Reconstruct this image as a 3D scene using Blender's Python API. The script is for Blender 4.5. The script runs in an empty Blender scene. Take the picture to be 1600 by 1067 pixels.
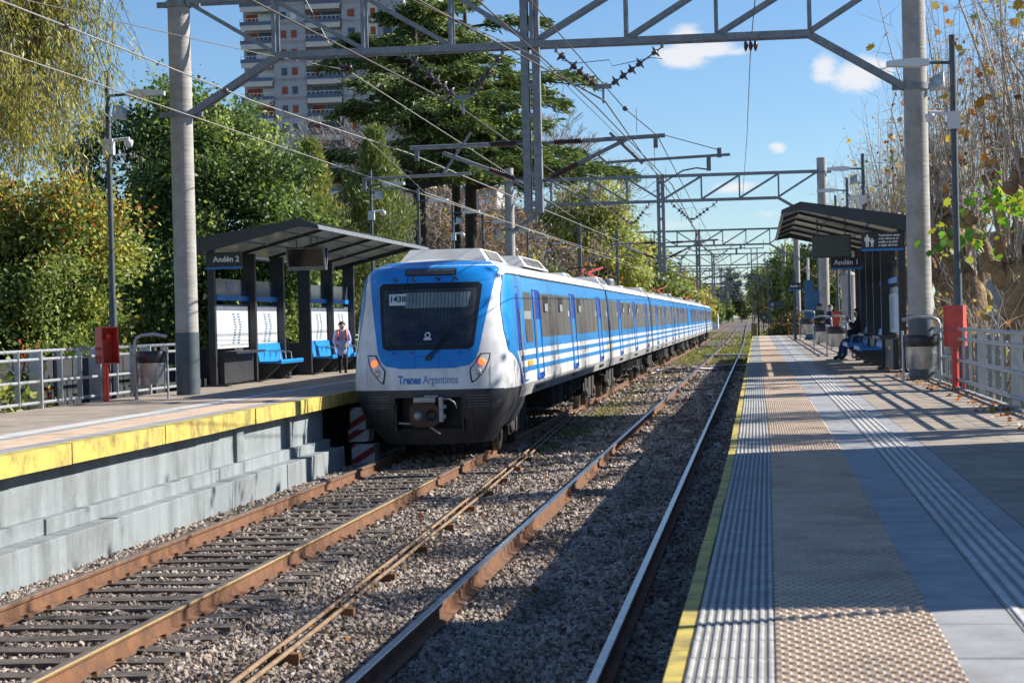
import bpy, bmesh, math, random
import numpy as np
from mathutils import Vector, Matrix

random.seed(7)
rng = np.random.default_rng(7)
scene = bpy.context.scene
COL = scene.collection
R = math.radians

# ------------------------------------------------------------------ camera
cam_d = bpy.data.cameras.new('camera')
cam = bpy.data.objects.new('camera', cam_d)
COL.objects.link(cam)
rv = Vector((0.99224, 0.12188, -0.02459)).normalized()
uv = Vector((0.0232, 0.012806, 0.999649)).normalized()
fv = rv.cross(uv) * -1.0            # forward
M = Matrix.Identity(4)
for i in range(3):
    M[i][0] = rv[i]; M[i][1] = uv[i]; M[i][2] = -fv[i]
M[0][3], M[1][3], M[2][3] = 0.0, 0.0, 2.453
cam.matrix_world = M
cam_d.lens = 70.0
cam_d.sensor_width = 36.0
cam_d.clip_start = 0.2
cam_d.clip_end = 6000
cam_d.dof.use_dof = True
cam_d.dof.focus_distance = 37.0
cam_d.dof.aperture_fstop = 6.3
scene.camera = cam

# ------------------------------------------------------------------ light
SUN_AZ, SUN_EL = R(68.0), R(32.4)
sdir = Vector((math.sin(SUN_AZ) * math.cos(SUN_EL), math.cos(SUN_AZ) * math.cos(SUN_EL), math.sin(SUN_EL)))
sun_d = bpy.data.lights.new('sun', 'SUN')
sun_d.energy = 4.9
sun_d.angle = R(0.5)
sun_d.color = (1.0, 0.945, 0.86)
sun = bpy.data.objects.new('sun', sun_d)
COL.objects.link(sun)
sun.rotation_euler = sdir.to_track_quat('Z', 'Y').to_euler()
sun.location = sdir * 60

world = bpy.data.worlds.new('World')
scene.world = world
world.use_nodes = True
wt = world.node_tree
wt.nodes.clear()
W_ = wt.nodes.new; WL = wt.links.new
wout = W_('ShaderNodeOutputWorld'); wbg = W_('ShaderNodeBackground')
sky = W_('ShaderNodeTexSky')
sky.sky_type = 'NISHITA'; sky.sun_disc = False
sky.sun_elevation = SUN_EL; sky.sun_rotation = SUN_AZ
sky.air_density = 1.0; sky.air_density = 1.0; sky.dust_density = 0.0; sky.ozone_density = 4.5; sky.altitude = 300
wbg.inputs['Strength'].default_value = 0.068
# small fair-weather clouds: soft ellipsoids round a few directions, broken up by noise
tc = W_('ShaderNodeTexCoord')
nz = W_('ShaderNodeTexNoise'); nz.inputs['Scale'].default_value = 60; nz.inputs['Detail'].default_value = 7; nz.inputs['Roughness'].default_value = 0.62
mpn = W_('ShaderNodeMapping'); mpn.inputs['Scale'].default_value = (1, 1, 2.0)
WL(tc.outputs['Generated'], mpn.inputs['Vector']); WL(mpn.outputs['Vector'], nz.inputs['Vector'])
def pix_dir(x, y):
    d = fv + rv * ((x - 800) / 3111.0) + uv * ((533.5 - y) / 3111.0)
    return d.normalized()
clouds = [(1070, 62, .013, .011, 1.0), (1066, 88, .020, .0085, 1.0), (1105, 78, .020, .0065, .95), (1150, 82, .014, .0035, .7), (1340, 120, .020, .010, .95), (1365, 108, .016, .010, .9), (1288, 108, .010, .011, .85), (1215, 231, .008, .0042, .8), (1155, 293, .018, .005, .8),
          (1215, 334, .02, .004, .55), (1060, 352, .03, .005, .5), (1120, 378, .05, .0035, .5), (230, 95, .05, .006, .35), (1700, 300, .05, .02, .7), (-900, 200, .10, .03, .7), (2600, 60, .12, .03, .8), (500, -700, .10, .03, .6)]
acc = None
for (x, y, sx, sy, amp) in clouds:
    d = pix_dir(x, y)
    sub = W_('ShaderNodeVectorMath'); sub.operation = 'SUBTRACT'; sub.inputs[1].default_value = d
    WL(tc.outputs['Generated'], sub.inputs[0])
    mul = W_('ShaderNodeVectorMath'); mul.operation = 'MULTIPLY'; mul.inputs[1].default_value = (1 / sx, 1 / sx, 1 / sy)
    WL(sub.outputs[0], mul.inputs[0])
    ln = W_('ShaderNodeVectorMath'); ln.operation = 'LENGTH'; WL(mul.outputs[0], ln.inputs[0])
    mr = W_('ShaderNodeMapRange'); mr.interpolation_type = 'SMOOTHSTEP'
    mr.inputs[1].default_value = 1.5; mr.inputs[2].default_value = 0.0; mr.inputs[3].default_value = 0.0; mr.inputs[4].default_value = amp
    WL(ln.outputs['Value'], mr.inputs[0])
    if acc is None: acc = mr.outputs[0]
    else:
        mx = W_('ShaderNodeMath'); mx.operation = 'MAXIMUM'; WL(acc, mx.inputs[0]); WL(mr.outputs[0], mx.inputs[1]); acc = mx.outputs[0]
ad = W_('ShaderNodeMath'); ad.operation = 'ADD'; WL(acc, ad.inputs[0]); WL(nz.outputs['Fac'], ad.inputs[1])
mr2 = W_('ShaderNodeMapRange'); mr2.interpolation_type = 'SMOOTHSTEP'
mr2.inputs[1].default_value = 0.86; mr2.inputs[2].default_value = 1.35; mr2.inputs[3].default_value = 0; mr2.inputs[4].default_value = 0.85
WL(ad.outputs[0], mr2.inputs[0])
mixw = W_('ShaderNodeMixRGB'); mixw.inputs['Color2'].default_value = (7.4, 7.3, 7.4, 1)
hsw = W_('ShaderNodeMixRGB'); hsw.blend_type = 'MULTIPLY'; hsw.inputs['Fac'].default_value = 1.0; hsw.inputs['Color2'].default_value = (.90, 1.0, 1.12, 1); WL(sky.outputs[0], hsw.inputs['Color1'])
WL(mr2.outputs[0], mixw.inputs['Fac']); WL(hsw.outputs[0], mixw.inputs['Color1'])
WL(mixw.outputs[0], wbg.inputs['Color']); WL(wbg.outputs[0], wout.inputs['Surface'])

scene.view_settings.view_transform = 'Standard'
scene.view_settings.look = 'None'
scene.view_settings.exposure = 0.90
scene.view_settings.gamma = 1.0
scene.view_settings.use_curve_mapping = False
scene.cycles.max_bounces = 8
scene.cycles.transparent_max_bounces = 12

# ------------------------------------------------------------------ materials
def mat(name, col, rough=0.6, metal=0.0, col2=None, nscale=6.0, amt=0.35, bump=0.0, bscale=40.0, streak=False, coat=0.0, spec=0.5, lo=.35, hi=.7, bdist=.01, dirt=.0, dscale=1.3, bz=1.0):
    """principled surface with a noise-mixed second colour (grain, dirt, wear) and fine bump, in object space"""
    m = bpy.data.materials.new(name); m.use_nodes = True
    nt = m.node_tree; N = nt.nodes.new; L = nt.links.new
    b = nt.nodes['Principled BSDF']
    b.inputs['Roughness'].default_value = rough; b.inputs['Metallic'].default_value = metal
    b.inputs['Specular IOR Level'].default_value = spec
    if coat: b.inputs['Coat Weight'].default_value = coat; b.inputs['Coat Roughness'].default_value = 0.08
    c1 = (*col, 1); c2 = (*(col2 if col2 else [c * (1 - amt) for c in col]), 1)
    t = N('ShaderNodeTexCoord'); mp = N('ShaderNodeMapping')
    if streak: mp.inputs['Scale'].default_value = (1, 1, .09)
    geo = N('ShaderNodeNewGeometry'); L(geo.outputs['Position'], mp.inputs['Vector'])
    n = N('ShaderNodeTexNoise'); n.inputs['Scale'].default_value = nscale; n.inputs['Detail'].default_value = 6; n.inputs['Roughness'].default_value = .65
    L(mp.outputs[0], n.inputs['Vector'])
    mr = N('ShaderNodeMapRange'); mr.inputs[1].default_value = lo; mr.inputs[2].default_value = hi
    L(n.outputs['Fac'], mr.inputs[0])
    mx = N('ShaderNodeMixRGB'); mx.inputs['Color1'].default_value = c1; mx.inputs['Color2'].default_value = c2
    L(mr.outputs[0], mx.inputs['Fac'])
    if dirt:
        nb_ = N('ShaderNodeTexNoise'); nb_.inputs['Scale'].default_value = dscale; nb_.inputs['Detail'].default_value = 8; nb_.inputs['Roughness'].default_value = .7; L(geo.outputs['Position'], nb_.inputs['Vector'])
        md = N('ShaderNodeMapRange'); md.inputs[1].default_value = .48; md.inputs[2].default_value = .72; md.inputs[3].default_value = 0; md.inputs[4].default_value = dirt; L(nb_.outputs['Fac'], md.inputs[0])
        mdx = N('ShaderNodeMixRGB'); mdx.inputs['Color2'].default_value = (.07, .055, .042, 1); L(md.outputs[0], mdx.inputs['Fac']); L(mx.outputs[0], mdx.inputs['Color1']); L(mdx.outputs[0], b.inputs['Base Color'])
    else: L(mx.outputs[0], b.inputs['Base Color'])
    if bump:
        n2 = N('ShaderNodeTexNoise'); n2.inputs['Scale'].default_value = bscale; n2.inputs['Detail'].default_value = 4
        mb_ = N('ShaderNodeMapping'); mb_.inputs['Scale'].default_value = (1, 1, bz); L(geo.outputs['Position'], mb_.inputs['Vector']); L(mb_.outputs[0], n2.inputs['Vector'])
        bp = N('ShaderNodeBump'); bp.inputs['Strength'].default_value = bump; bp.inputs['Distance'].default_value = bdist
        L(n2.outputs['Fac'], bp.inputs['Height']); L(bp.outputs[0], b.inputs['Normal'])
    return m

def emis(name, col, s):
    m = bpy.data.materials.new(name); m.use_nodes = True
    b = m.node_tree.nodes['Principled BSDF']
    b.inputs['Base Color'].default_value = (*col, 1); b.inputs['Emission Color'].default_value = (*col, 1); b.inputs['Emission Strength'].default_value = s
    return m

def leaf_mat(name, trans=.35, rough=.5):
    m = bpy.data.materials.new(name); m.use_nodes = True
    nt = m.node_tree; N = nt.nodes.new; L = nt.links.new
    b = nt.nodes['Principled BSDF']; b.inputs['Roughness'].default_value = rough; b.inputs['Specular IOR Level'].default_value = .4
    a = N('ShaderNodeAttribute'); a.attribute_name = 'tint'
    L(a.outputs['Color'], b.inputs['Base Color'])
    tr = N('ShaderNodeBsdfTranslucent'); hs = N('ShaderNodeHueSaturation'); hs.inputs['Value'].default_value = 1.5; hs.inputs['Saturation'].default_value = 1.1
    L(a.outputs['Color'], hs.inputs['Color']); L(hs.outputs[0], tr.inputs['Color'])
    mx = N('ShaderNodeMixShader'); mx.inputs[0].default_value = trans
    L(b.outputs[0], mx.inputs[1]); L(tr.outputs[0], mx.inputs[2]); L(mx.outputs[0], nt.nodes['Material Output'].inputs['Surface'])
    return m

def glass_mat(name, tint, rough=.05, mixf=.5, transl=None):
    """tinted pane: partly see-through, partly glossy"""
    m = bpy.data.materials.new(name); m.use_nodes = True
    nt = m.node_tree; N = nt.nodes.new; L = nt.links.new
    b = nt.nodes['Principled BSDF']; b.inputs['Base Color'].default_value = (*tint, 1); b.inputs['Roughness'].default_value = rough
    b.inputs['Specular IOR Level'].default_value = .8
    t = N('ShaderNodeBsdfTransparent') if transl is None else N('ShaderNodeBsdfTranslucent')
    t.inputs['Color'].default_value = (*(transl or (.8, .85, .85)), 1)
    mx = N('ShaderNodeMixShader'); mx.inputs[0].default_value = mixf
    L(b.outputs[0], mx.inputs[1]); L(t.outputs[0], mx.inputs[2]); L(mx.outputs[0], nt.nodes['Material Output'].inputs['Surface'])
    return m

MT = dict(
    ballast=mat('ballast', (.17, .145, .13), .95, col2=(.07, .058, .05), nscale=14, bump=1.0, bscale=28, bdist=.06, lo=.4, hi=.62),
    rust=mat('rail_rust', (.21, .095, .042), .85, col2=(.085, .045, .028), nscale=5, bump=.3, bscale=60, lo=.35, hi=.75),
    railtop=mat('rail_head', (.55, .55, .56), .28, metal=1.0, col2=(.35, .3, .27), nscale=5),
    railtop_old=mat('rail_head_worn', (.30, .26, .22), .45, metal=.6, col2=(.2, .12, .08), nscale=5),
    timber=mat('sleeper_timber', (.12, .10, .085), .9, col2=(.045, .035, .03), nscale=9, bump=.6, bscale=30),
    rods=mat('point_rod', (.30, .20, .11), .8, col2=(.16, .09, .05), nscale=8),
    concrete=mat('platform_concrete', (.39, .325, .255), .85, col2=(.26, .215, .17), nscale=2.5, bump=.25, bscale=50, dirt=.5),
    slab=mat('grey_slab', (.37, .37, .365), .7, col2=(.27, .27, .27), nscale=4, bump=.15, bscale=60, dirt=.35),
    ribbed=mat('ribbed_tile', (.46, .45, .42), .75, col2=(.31, .31, .30), nscale=7, bump=.15, bscale=60, dirt=.4),
    dotted=mat('dotted_tile', (.64, .46, .34), .75, col2=(.42, .34, .24), nscale=4, bump=.15, bscale=60, dirt=.45),
    guide=mat('guide_tile', (.62, .60, .56), .75, col2=(.45, .44, .42), nscale=7, dirt=.3),
    ribbed_base=mat('ribbed_tile_groove', (.25, .24, .22), .9, col2=(.17, .165, .155), nscale=7), dotted_base=mat('dotted_tile_base', (.33, .24, .175), .9, col2=(.25, .20, .14), nscale=6), guide_base=mat('guide_tile_groove', (.36, .345, .32), .9, col2=(.25, .24, .22), nscale=7),
    joint=mat('tile_joint', (.16, .14, .12), .95, nscale=9),
    yellow=mat('yellow_edge', (.60, .46, .09), .75, col2=(.30, .23, .08), nscale=4.5, amt=.4, streak=True, bump=.15, lo=.42, hi=.80, dirt=.85, dscale=3.2),
    railyellow=mat('yellow_rail_line', (.50, .40, .13), .7, nscale=9),
    wall=mat('painted_wall', (.25, .285, .295), .85, col2=(.14, .155, .16), nscale=2.6, streak=True, bump=.35, bscale=14, lo=.42, hi=.78, bdist=.02, dirt=.45, dscale=1.1),
    shade_wall=mat('under_platform_shade', (.05, .05, .05), .95),  # near-black colour stands in for the shade in the void under the deck
    concrete_pole=mat('pole_concrete', (.40, .38, .35), .8, col2=(.28, .265, .25), nscale=3, bump=.6, bscale=1.2, bz=16, lo=.4, hi=.75, bdist=.02, dirt=.25, dscale=2.5),
    pole_dark=mat('pole_band_paint', (.085, .11, .13), .55, nscale=4),
    galv=mat('galvanised_steel', (.25, .27, .29), .5, metal=.35, col2=(.15, .16, .175), nscale=8),
    galv_dark=mat('weathered_steel', (.18, .20, .22), .55, metal=.3, col2=(.10, .11, .12), nscale=8),
    rail_fence=mat('fence_tube', (.46, .48, .49), .42, metal=.5, col2=(.33, .35, .36), nscale=9),
    wire=mat('wire', (.13, .11, .10), .6, metal=.3),
    wire_light=mat('wire_pale', (.40, .38, .34), .5, metal=.3),
    porc=mat('insulator_brown', (.10, .035, .03), .25),
    porc_grey=mat('insulator_disc', (.10, .075, .08), .35),
    red=mat('red_paint', (.74, .06, .035), .4, col2=(.45, .04, .03), nscale=5, dirt=.3, dscale=6),
    black=mat('shelter_black', (.022, .024, .028), .45, col2=(.035, .036, .04), nscale=4),
    fascia=mat('shelter_fascia', (.045, .052, .065), .4, nscale=3),
    blue=mat('bench_blue', (.01, .25, .66), .35, nscale=4, amt=.15),
    bluestrip=mat('sign_blue', (.01, .22, .62), .4, nscale=4, amt=.1),
    signnavy=mat('sign_navy', (.02, .04, .075), .35, nscale=4),
    screen=mat('dark_screen', (.008, .009, .011), .12),
    white=mat('white_paint', (.78, .78, .77), .5, nscale=3, amt=.12),
    letter=mat('white_letter', (.85, .85, .85), .5, amt=.02),
    steel=mat('bin_steel', (.50, .52, .53), .35, metal=.75, col2=(.33, .34, .35), nscale=6),
    bag=mat('bin_liner', (.02, .02, .025), .35),
    roofglass=glass_mat('roof_sheet', (.07, .08, .10), .12, .45, transl=(.50, .50, .44)),
    panel=mat('frosted_panel', (.62, .63, .64), .35, nscale=2, amt=.08),
    panelgrey=mat('panel_band', (.17, .20, .24), .25),
    darkglass=mat('tinted_glass_panel', (.05, .065, .09), .12),
    dotprint=mat('chevron_print', (.12, .20, .30), .5),
    lamp=mat('lamp_head', (.72, .74, .76), .4, nscale=3, amt=.1),
    bark_dark=mat('bark_dark', (.05, .04, .032), .95, bump=.8, bscale=9, nscale=5),
    bark=mat('bark_brown', (.16, .115, .075), .95, col2=(.07, .05, .035), bump=.8, bscale=9, nscale=4),
    bark_plane=mat('bark_plane', (.34, .23, .12), .9, col2=(.14, .09, .045), nscale=4, bump=1.0, bscale=12, bdist=.05, lo=.35, hi=.65),
    twig=mat('twig_grey', (.36, .29, .24), .85, col2=(.2, .15, .12), nscale=3),
    twig_pale=mat('twig_pale', (.47, .42, .36), .85, col2=(.30, .25, .2), nscale=3),
    leaf=leaf_mat('leaf'), needle=leaf_mat('needle', .15, .6),
    soil=mat('soil', (.16, .12, .08), .95, col2=(.07, .08, .03), nscale=.35, bump=.6, bscale=4),
)

# ------------------------------------------------------------------ mesh helpers
class MB:
    """collects simple shapes and links them as ONE mesh object"""
    def __init__(s): s.v = []; s.f = []; s.m = []; s.sm = []
    def add(s, vs, fs, mi=0, smooth=False):
        o = len(s.v); s.v += [tuple(v) for v in vs]
        for f in fs: s.f.append(tuple(o + i for i in f)); s.m.append(mi); s.sm.append(smooth)
        return s
    def box(s, x0, x1, y0, y1, z0, z1, mi=0):
        vs = [(x0, y0, z0), (x1, y0, z0), (x1, y1, z0), (x0, y1, z0), (x0, y0, z1), (x1, y0, z1), (x1, y1, z1), (x0, y1, z1)]
        return s.add(vs, [(0, 3, 2, 1), (4, 5, 6, 7), (0, 1, 5, 4), (1, 2, 6, 5), (2, 3, 7, 6), (3, 0, 4, 7)], mi)
    def beam(s, a, b, w, h, mi=0, up=(0, 0, 1)):
        a = Vector(a); b = Vector(b); d = (b - a).normalized(); u = Vector(up)
        if abs(d.dot(u)) > .98: u = Vector((0, 1, 0))
        r = d.cross(u).normalized(); u = r.cross(d).normalized()
        vs = []
        for p in (a, b):
            for (i, j) in ((-1, -1), (1, -1), (1, 1), (-1, 1)): vs.append(p + r * (i * w / 2) + u * (j * h / 2))
        return s.add(vs, [(0, 1, 2, 3), (7, 6, 5, 4), (0, 4, 5, 1), (1, 5, 6, 2), (2, 6, 7, 3), (3, 7, 4, 0)], mi)
    def tube(s, pts, rad, n=8, mi=0, caps=True, smooth=True):
        pts = [Vector(p) for p in pts]; k = len(pts)
        if not hasattr(rad, '__len__'): rad = [rad] * k
        rings = []; prev = None
        for i, p in enumerate(pts):
            d = (pts[min(i + 1, k - 1)] - pts[max(i - 1, 0)]).normalized()
            if prev is None:
                ref = Vector((0, 0, 1)) if abs(d.z) < .9 else Vector((0, 1, 0))
                r = d.cross(ref).normalized()
            else:
                r = (prev - d * prev.dot(d)).normalized()
            prev = r; u = d.cross(r)
            rings.append([p + (r * math.cos(2 * math.pi * j / n) + u * math.sin(2 * math.pi * j / n)) * rad[i] for j in range(n)])
        vs = [q for rg in rings for q in rg]; fs = []
        for i in range(k - 1):
            for j in range(n):
                fs.append((i * n + j, i * n + (j + 1) % n, (i + 1) * n + (j + 1) % n, (i + 1) * n + j))
        s.add(vs, fs, mi, smooth)
        if caps:
            s.add(rings[0], [tuple(range(n))[::-1]], mi); s.add(rings[-1], [tuple(range(n))], mi)
        return s
    def lathe(s, prof, n=12, c=(0, 0, 0), mi=0, axis='Z'):
        vs = []; fs = []
        for (r, h) in prof:
            for j in range(n):
                a = 2 * math.pi * j / n; x, y = r * math.cos(a), r * math.sin(a)
                q = (x, y, h) if axis == 'Z' else ((x, h, y) if axis == 'Y' else (h, x, y))
                vs.append((q[0] + c[0], q[1] + c[1], q[2] + c[2]))
        k = len(prof)
        for i in range(k - 1):
            for j in range(n):
                fs.append((i * n + j, i * n + (j + 1) % n, (i + 1) * n + (j + 1) % n, (i + 1) * n + j))
        return s.add(vs, fs, mi, True)
    def prism(s, poly, y0, y1, mi=0, plane='XZ'):
        """extrude a 2D polygon; plane XZ runs along Y, YZ along X, XY along Z"""
        def P(a, b, c):
            return (a, c, b) if plane == 'XZ' else ((c, a, b) if plane == 'YZ' else (a, b, c))
        n = len(poly)
        vs = [P(a, b, y0) for a, b in poly] + [P(a, b, y1) for a, b in poly]
        fs = [tuple(range(n)), tuple(range(2 * n - 1, n - 1, -1))] + [(i, i + n, (i + 1) % n + n, (i + 1) % n) for i in range(n)]
        return s.add(vs, fs, mi)
    def mesh(s, name, mats):
        me = bpy.data.meshes.new(name); me.from_pydata(s.v, [], s.f)
        for m in (mats if isinstance(mats, (list, tuple)) else [mats]): me.materials.append(m)
        me.polygons.foreach_set('material_index', s.m); me.polygons.foreach_set('use_smooth', s.sm)
        bm = bmesh.new(); bm.from_mesh(me); bmesh.ops.recalc_face_normals(bm, faces=bm.faces); bm.to_mesh(me); bm.free()
        me.update(); return me
    def build(s, name, mats, parent=None, loc=(0, 0, 0), rz=0, bevel=0):
        return link(name, s.mesh(name, mats), parent, loc, rz, bevel)

def link(name, me, parent=None, loc=(0, 0, 0), rz=0, bevel=0):
    o = bpy.data.objects.new(name, me); COL.objects.link(o); o.location = loc; o.rotation_euler = (0, 0, rz)
    if parent is not None: o.parent = parent
    if bevel:
        b = o.modifiers.new('bevel', 'BEVEL'); b.width = bevel; b.segments = 2; b.limit_method = 'ANGLE'; b.angle_limit = R(40)
    return o

def tag(o, label=None, cat=None, group=None, kind=None):
    if label: o['label'] = label
    if cat: o['category'] = cat
    if group: o['group'] = group
    if kind: o['kind'] = kind
    return o

def thing(name, label, cat, loc=(0, 0, 0), rz=0, group=None):
    o = bpy.data.objects.new(name, None); COL.objects.link(o); o.location = loc; o.rotation_euler = (0, 0, rz)
    o.empty_display_size = .1
    return tag(o, label, cat, group)

def dup(root, loc=None, label=None, rz=None, group=None, parent=None):
    c = root.copy(); COL.objects.link(c)
    if parent is not None: c.parent = parent
    if loc is not None: c.location = loc
    if rz is not None: c.rotation_euler = (0, 0, rz)
    if label: c['label'] = label
    if group: c['group'] = group
    for ch in list(root.children): dup(ch, parent=c)
    return c

def struct(o): o['kind'] = 'structure'; return o

def text_mesh(txt, size, m, name='lettering', parent=None, origin=(0, 0, 0), rot=None, extrude=.002, align='CENTER', bold=0.0, fn=None, shear=0.0, squeeze=1.0):
    cu = bpy.data.curves.new(name, 'FONT'); cu.body = txt; cu.size = size; cu.extrude = extrude; cu.align_x = align; cu.align_y = 'CENTER'
    cu.offset = bold; cu.shear = shear; cu.resolution_u = 3
    t = bpy.data.objects.new(name, cu); COL.objects.link(t)
    dg = bpy.context.evaluated_depsgraph_get(); dg.update()
    me = bpy.data.meshes.new_from_object(t.evaluated_get(dg))
    bpy.data.objects.remove(t); bpy.data.curves.remove(cu)
    me.materials.clear(); me.materials.append(m)
    rot = rot or Matrix.Rotation(R(90), 3, 'X')
    o0 = Vector(origin)
    for v in me.vertices:
        c = v.co.copy(); c.x *= squeeze
        if fn: v.co = fn(c)
        else: v.co = rot @ c + o0
    return link(name, me, parent)
# ================================================================== THE SETTING
def gridmesh(name, xs, ys, zf, m):
    xs = np.array(xs, float); ys = np.array(ys, float)
    X, Y = np.meshgrid(xs, ys); Z = zf(X, Y)
    v = np.stack([X, Y, Z], -1).reshape(-1, 3); nx = len(xs); ny = len(ys)
    i = np.arange(ny - 1)[:, None] * nx + np.arange(nx - 1)[None, :]
    f = np.stack([i, i + 1, i + nx + 1, i + nx], -1).reshape(-1, 4)
    return bulk(name, v, f, m)

def bulk(name, v, f, m, tint=None, smooth=False, parent=None, loc=(0, 0, 0), mi=None):
    v = np.asarray(v, np.float32); f = np.asarray(f, np.int32); k = f.shape[1]
    me = bpy.data.meshes.new(name)
    me.vertices.add(len(v)); me.vertices.foreach_set('co', v.ravel())
    me.loops.add(f.size); me.loops.foreach_set('vertex_index', f.ravel())
    me.polygons.add(len(f)); me.polygons.foreach_set('loop_start', np.arange(0, f.size, k, dtype=np.int32))
    me.polygons.foreach_set('loop_total', np.full(len(f), k, np.int32))
    for mm in (m if isinstance(m, (list, tuple)) else [m]): me.materials.append(mm)
    if mi is not None: me.polygons.foreach_set('material_index', np.asarray(mi, np.int32))
    if smooth: me.polygons.foreach_set('use_smooth', np.ones(len(f), bool))
    if tint is not None:
        a = me.attributes.new('tint', 'FLOAT_COLOR', 'FACE')
        a.data.foreach_set('color', np.concatenate([tint, np.ones((len(f), 1))], 1).astype(np.float32).ravel())
    me.update(calc_edges=True); me.validate()
    return link(name, me, parent, loc)

def curve_x(Y): return -2e-5 * max(0.0, min(Y, 230.0) - 120.0) ** 2 - .0044 * max(0.0, Y - 230.0)          # the line bends gently left far away
cxv = np.vectorize(curve_x)

# ground sheet to the horizon
struct(gridmesh('ground', np.concatenate([[-1500, -600, -250], np.linspace(-120, 120, 40), [250, 600, 1500]]),
       np.concatenate([np.linspace(-40, 420, 70), [600, 1000, 2000, 4000]]),
       lambda X, Y: -.36 + .0 * X + np.where(np.abs(X + 4) > 9, .25 * np.sin(X * .7) * np.cos(Y * .13) * .4, 0), MT['soil']))
gx = np.array([-9.6, -8.4, -7.9, -7.2, -6, -4.9, -4.3, -3.6, -2, -.9, -.3, .3, 1.0])
gz = np.array([-.34, -.22, -.2, -.195, -.2, -.2, -.235, -.21, -.2, -.21, -.23, -.3, -.34])
ys = np.concatenate([np.arange(-6, 60, 1.0), np.arange(60, 1000, 8.0)])
X, Y = np.meshgrid(gx, ys); Z = np.tile(gz, (len(ys), 1)) + rng.normal(0, .006, X.shape); Xc = X + cxv(Y)
v = np.stack([Xc, Y, Z], -1).reshape(-1, 3); nx = len(gx)
ii = np.arange(len(ys) - 1)[:, None] * nx + np.arange(nx - 1)[None, :]
bb = struct(bulk('ballast_bed', v, np.stack([ii, ii + 1, ii + nx + 1, ii + nx], -1).reshape(-1, 4), MT['ballast']))

# ------------------------------------------------------------------ ballast stones (geometry nodes on scattered points)
def bedz(x): return np.interp(x, gx, gz)
pts = []
for (ya, yb, dens, sc) in ((9.0, 16, 900, .025), (16, 24, 640, .029), (24, 36, 360, .038), (36, 60, 150, .055), (60, 110, 45, .085)):
    n = int((yb - ya) * 7.3 * dens)
    P = np.stack([rng.uniform(-7.62, -.3, n), rng.uniform(ya, yb, n)], 1)
    # keep only what the lens can see from about here
    vis = (P[:, 0] / P[:, 1] > -.45)
    P = P[vis]
    pts.append(np.concatenate([P, np.full((len(P), 1), sc)], 1))
pts = np.concatenate(pts)
z = bedz(pts[:, 0]) + .004 + rng.uniform(-.008, .016, len(pts))
# stones lie low where rails and sleepers are
slb = (np.abs((pts[:, 1] % .6) - .3) < .14)
inB = (np.abs(pts[:, 0] + 6.0) < .86 + rng.uniform(-.12, .25, len(pts))) & slb & (pts[:, 1] < 36)
keep = ~(inB & (rng.random(len(pts)) < .965)); z = np.where((np.abs(pts[:, 0] + 6.0) < .9) & (pts[:, 1] < 36), z - .014, z)
for rx in (-6.838, -5.162, -2.842, -1.166): keep &= np.abs(pts[:, 0] - rx) > .085
pts = pts[keep]; z = z[keep]
me = bpy.data.meshes.new('ballast_stones')
me.vertices.add(len(pts)); me.vertices.foreach_set('co', np.stack([pts[:, 0], pts[:, 1], z], 1).astype(np.float32).ravel())
at = me.attributes.new('size', 'FLOAT', 'POINT'); at.data.foreach_set('value', (pts[:, 2] * rng.uniform(.55, 1.35, len(pts))).astype(np.float32))
ms = bpy.data.materials.new('stone'); ms.use_nodes = True
nt = ms.node_tree; oi = nt.nodes.new('ShaderNodeObjectInfo'); cr = nt.nodes.new('ShaderNodeValToRGB')
e = cr.color_ramp.elements; e[0].color = (.08, .06, .048, 1); e[1].color = (.56, .49, .41, 1)
for p_, c_ in ((.25, (.23, .185, .15)), (.5, (.36, .30, .25)), (.72, (.47, .365, .28)), (.86, (.42, .385, .355))):
    q = e.new(p_); q.color = (*c_, 1)
nt.links.new(oi.outputs['Random'], cr.inputs[0]); gp_ = nt.nodes.new('ShaderNodeNewGeometry'); mp_ = nt.nodes.new('ShaderNodeMapping'); mp_.inputs['Scale'].default_value = (1.6, .35, 1); nz_ = nt.nodes.new('ShaderNodeTexNoise'); nz_.inputs['Scale'].default_value = 1.3; nz_.inputs['Detail'].default_value = 5
mr_ = nt.nodes.new('ShaderNodeMapRange'); mr_.inputs[1].default_value = .42; mr_.inputs[2].default_value = .68; mr_.inputs[3].default_value = 0; mr_.inputs[4].default_value = .6
mx_ = nt.nodes.new('ShaderNodeMixRGB'); mx_.inputs['Color2'].default_value = (.085, .062, .045, 1)
nt.links.new(gp_.outputs['Position'], mp_.inputs[0]); nt.links.new(mp_.outputs[0], nz_.inputs['Vector']); nt.links.new(nz_.outputs['Fac'], mr_.inputs[0]); nt.links.new(mr_.outputs[0], mx_.inputs['Fac']); nt.links.new(cr.outputs[0], mx_.inputs['Color1'])
nt.links.new(mx_.outputs[0], nt.nodes['Principled BSDF'].inputs['Base Color'])
nt.nodes['Principled BSDF'].inputs['Roughness'].default_value = .9; nt.nodes['Principled BSDF'].inputs['Specular IOR Level'].default_value = .2
me.materials.append(ms)
st = link('ballast_stones', me); tag(st, 'grey and pinkish crushed stone ballast between and around the rails', 'ballast', kind='stuff')
ng = bpy.data.node_groups.new('scatter_stones', 'GeometryNodeTree')
ng.interface.new_socket('Geometry', in_out='INPUT', socket_type='NodeSocketGeometry'); ng.interface.new_socket('Geometry', in_out='OUTPUT', socket_type='NodeSocketGeometry')
N = ng.nodes.new; L = ng.links.new
gi = N('NodeGroupInput'); go = N('NodeGroupOutput')
gti = N('GeometryNodeJoinGeometry')
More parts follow.
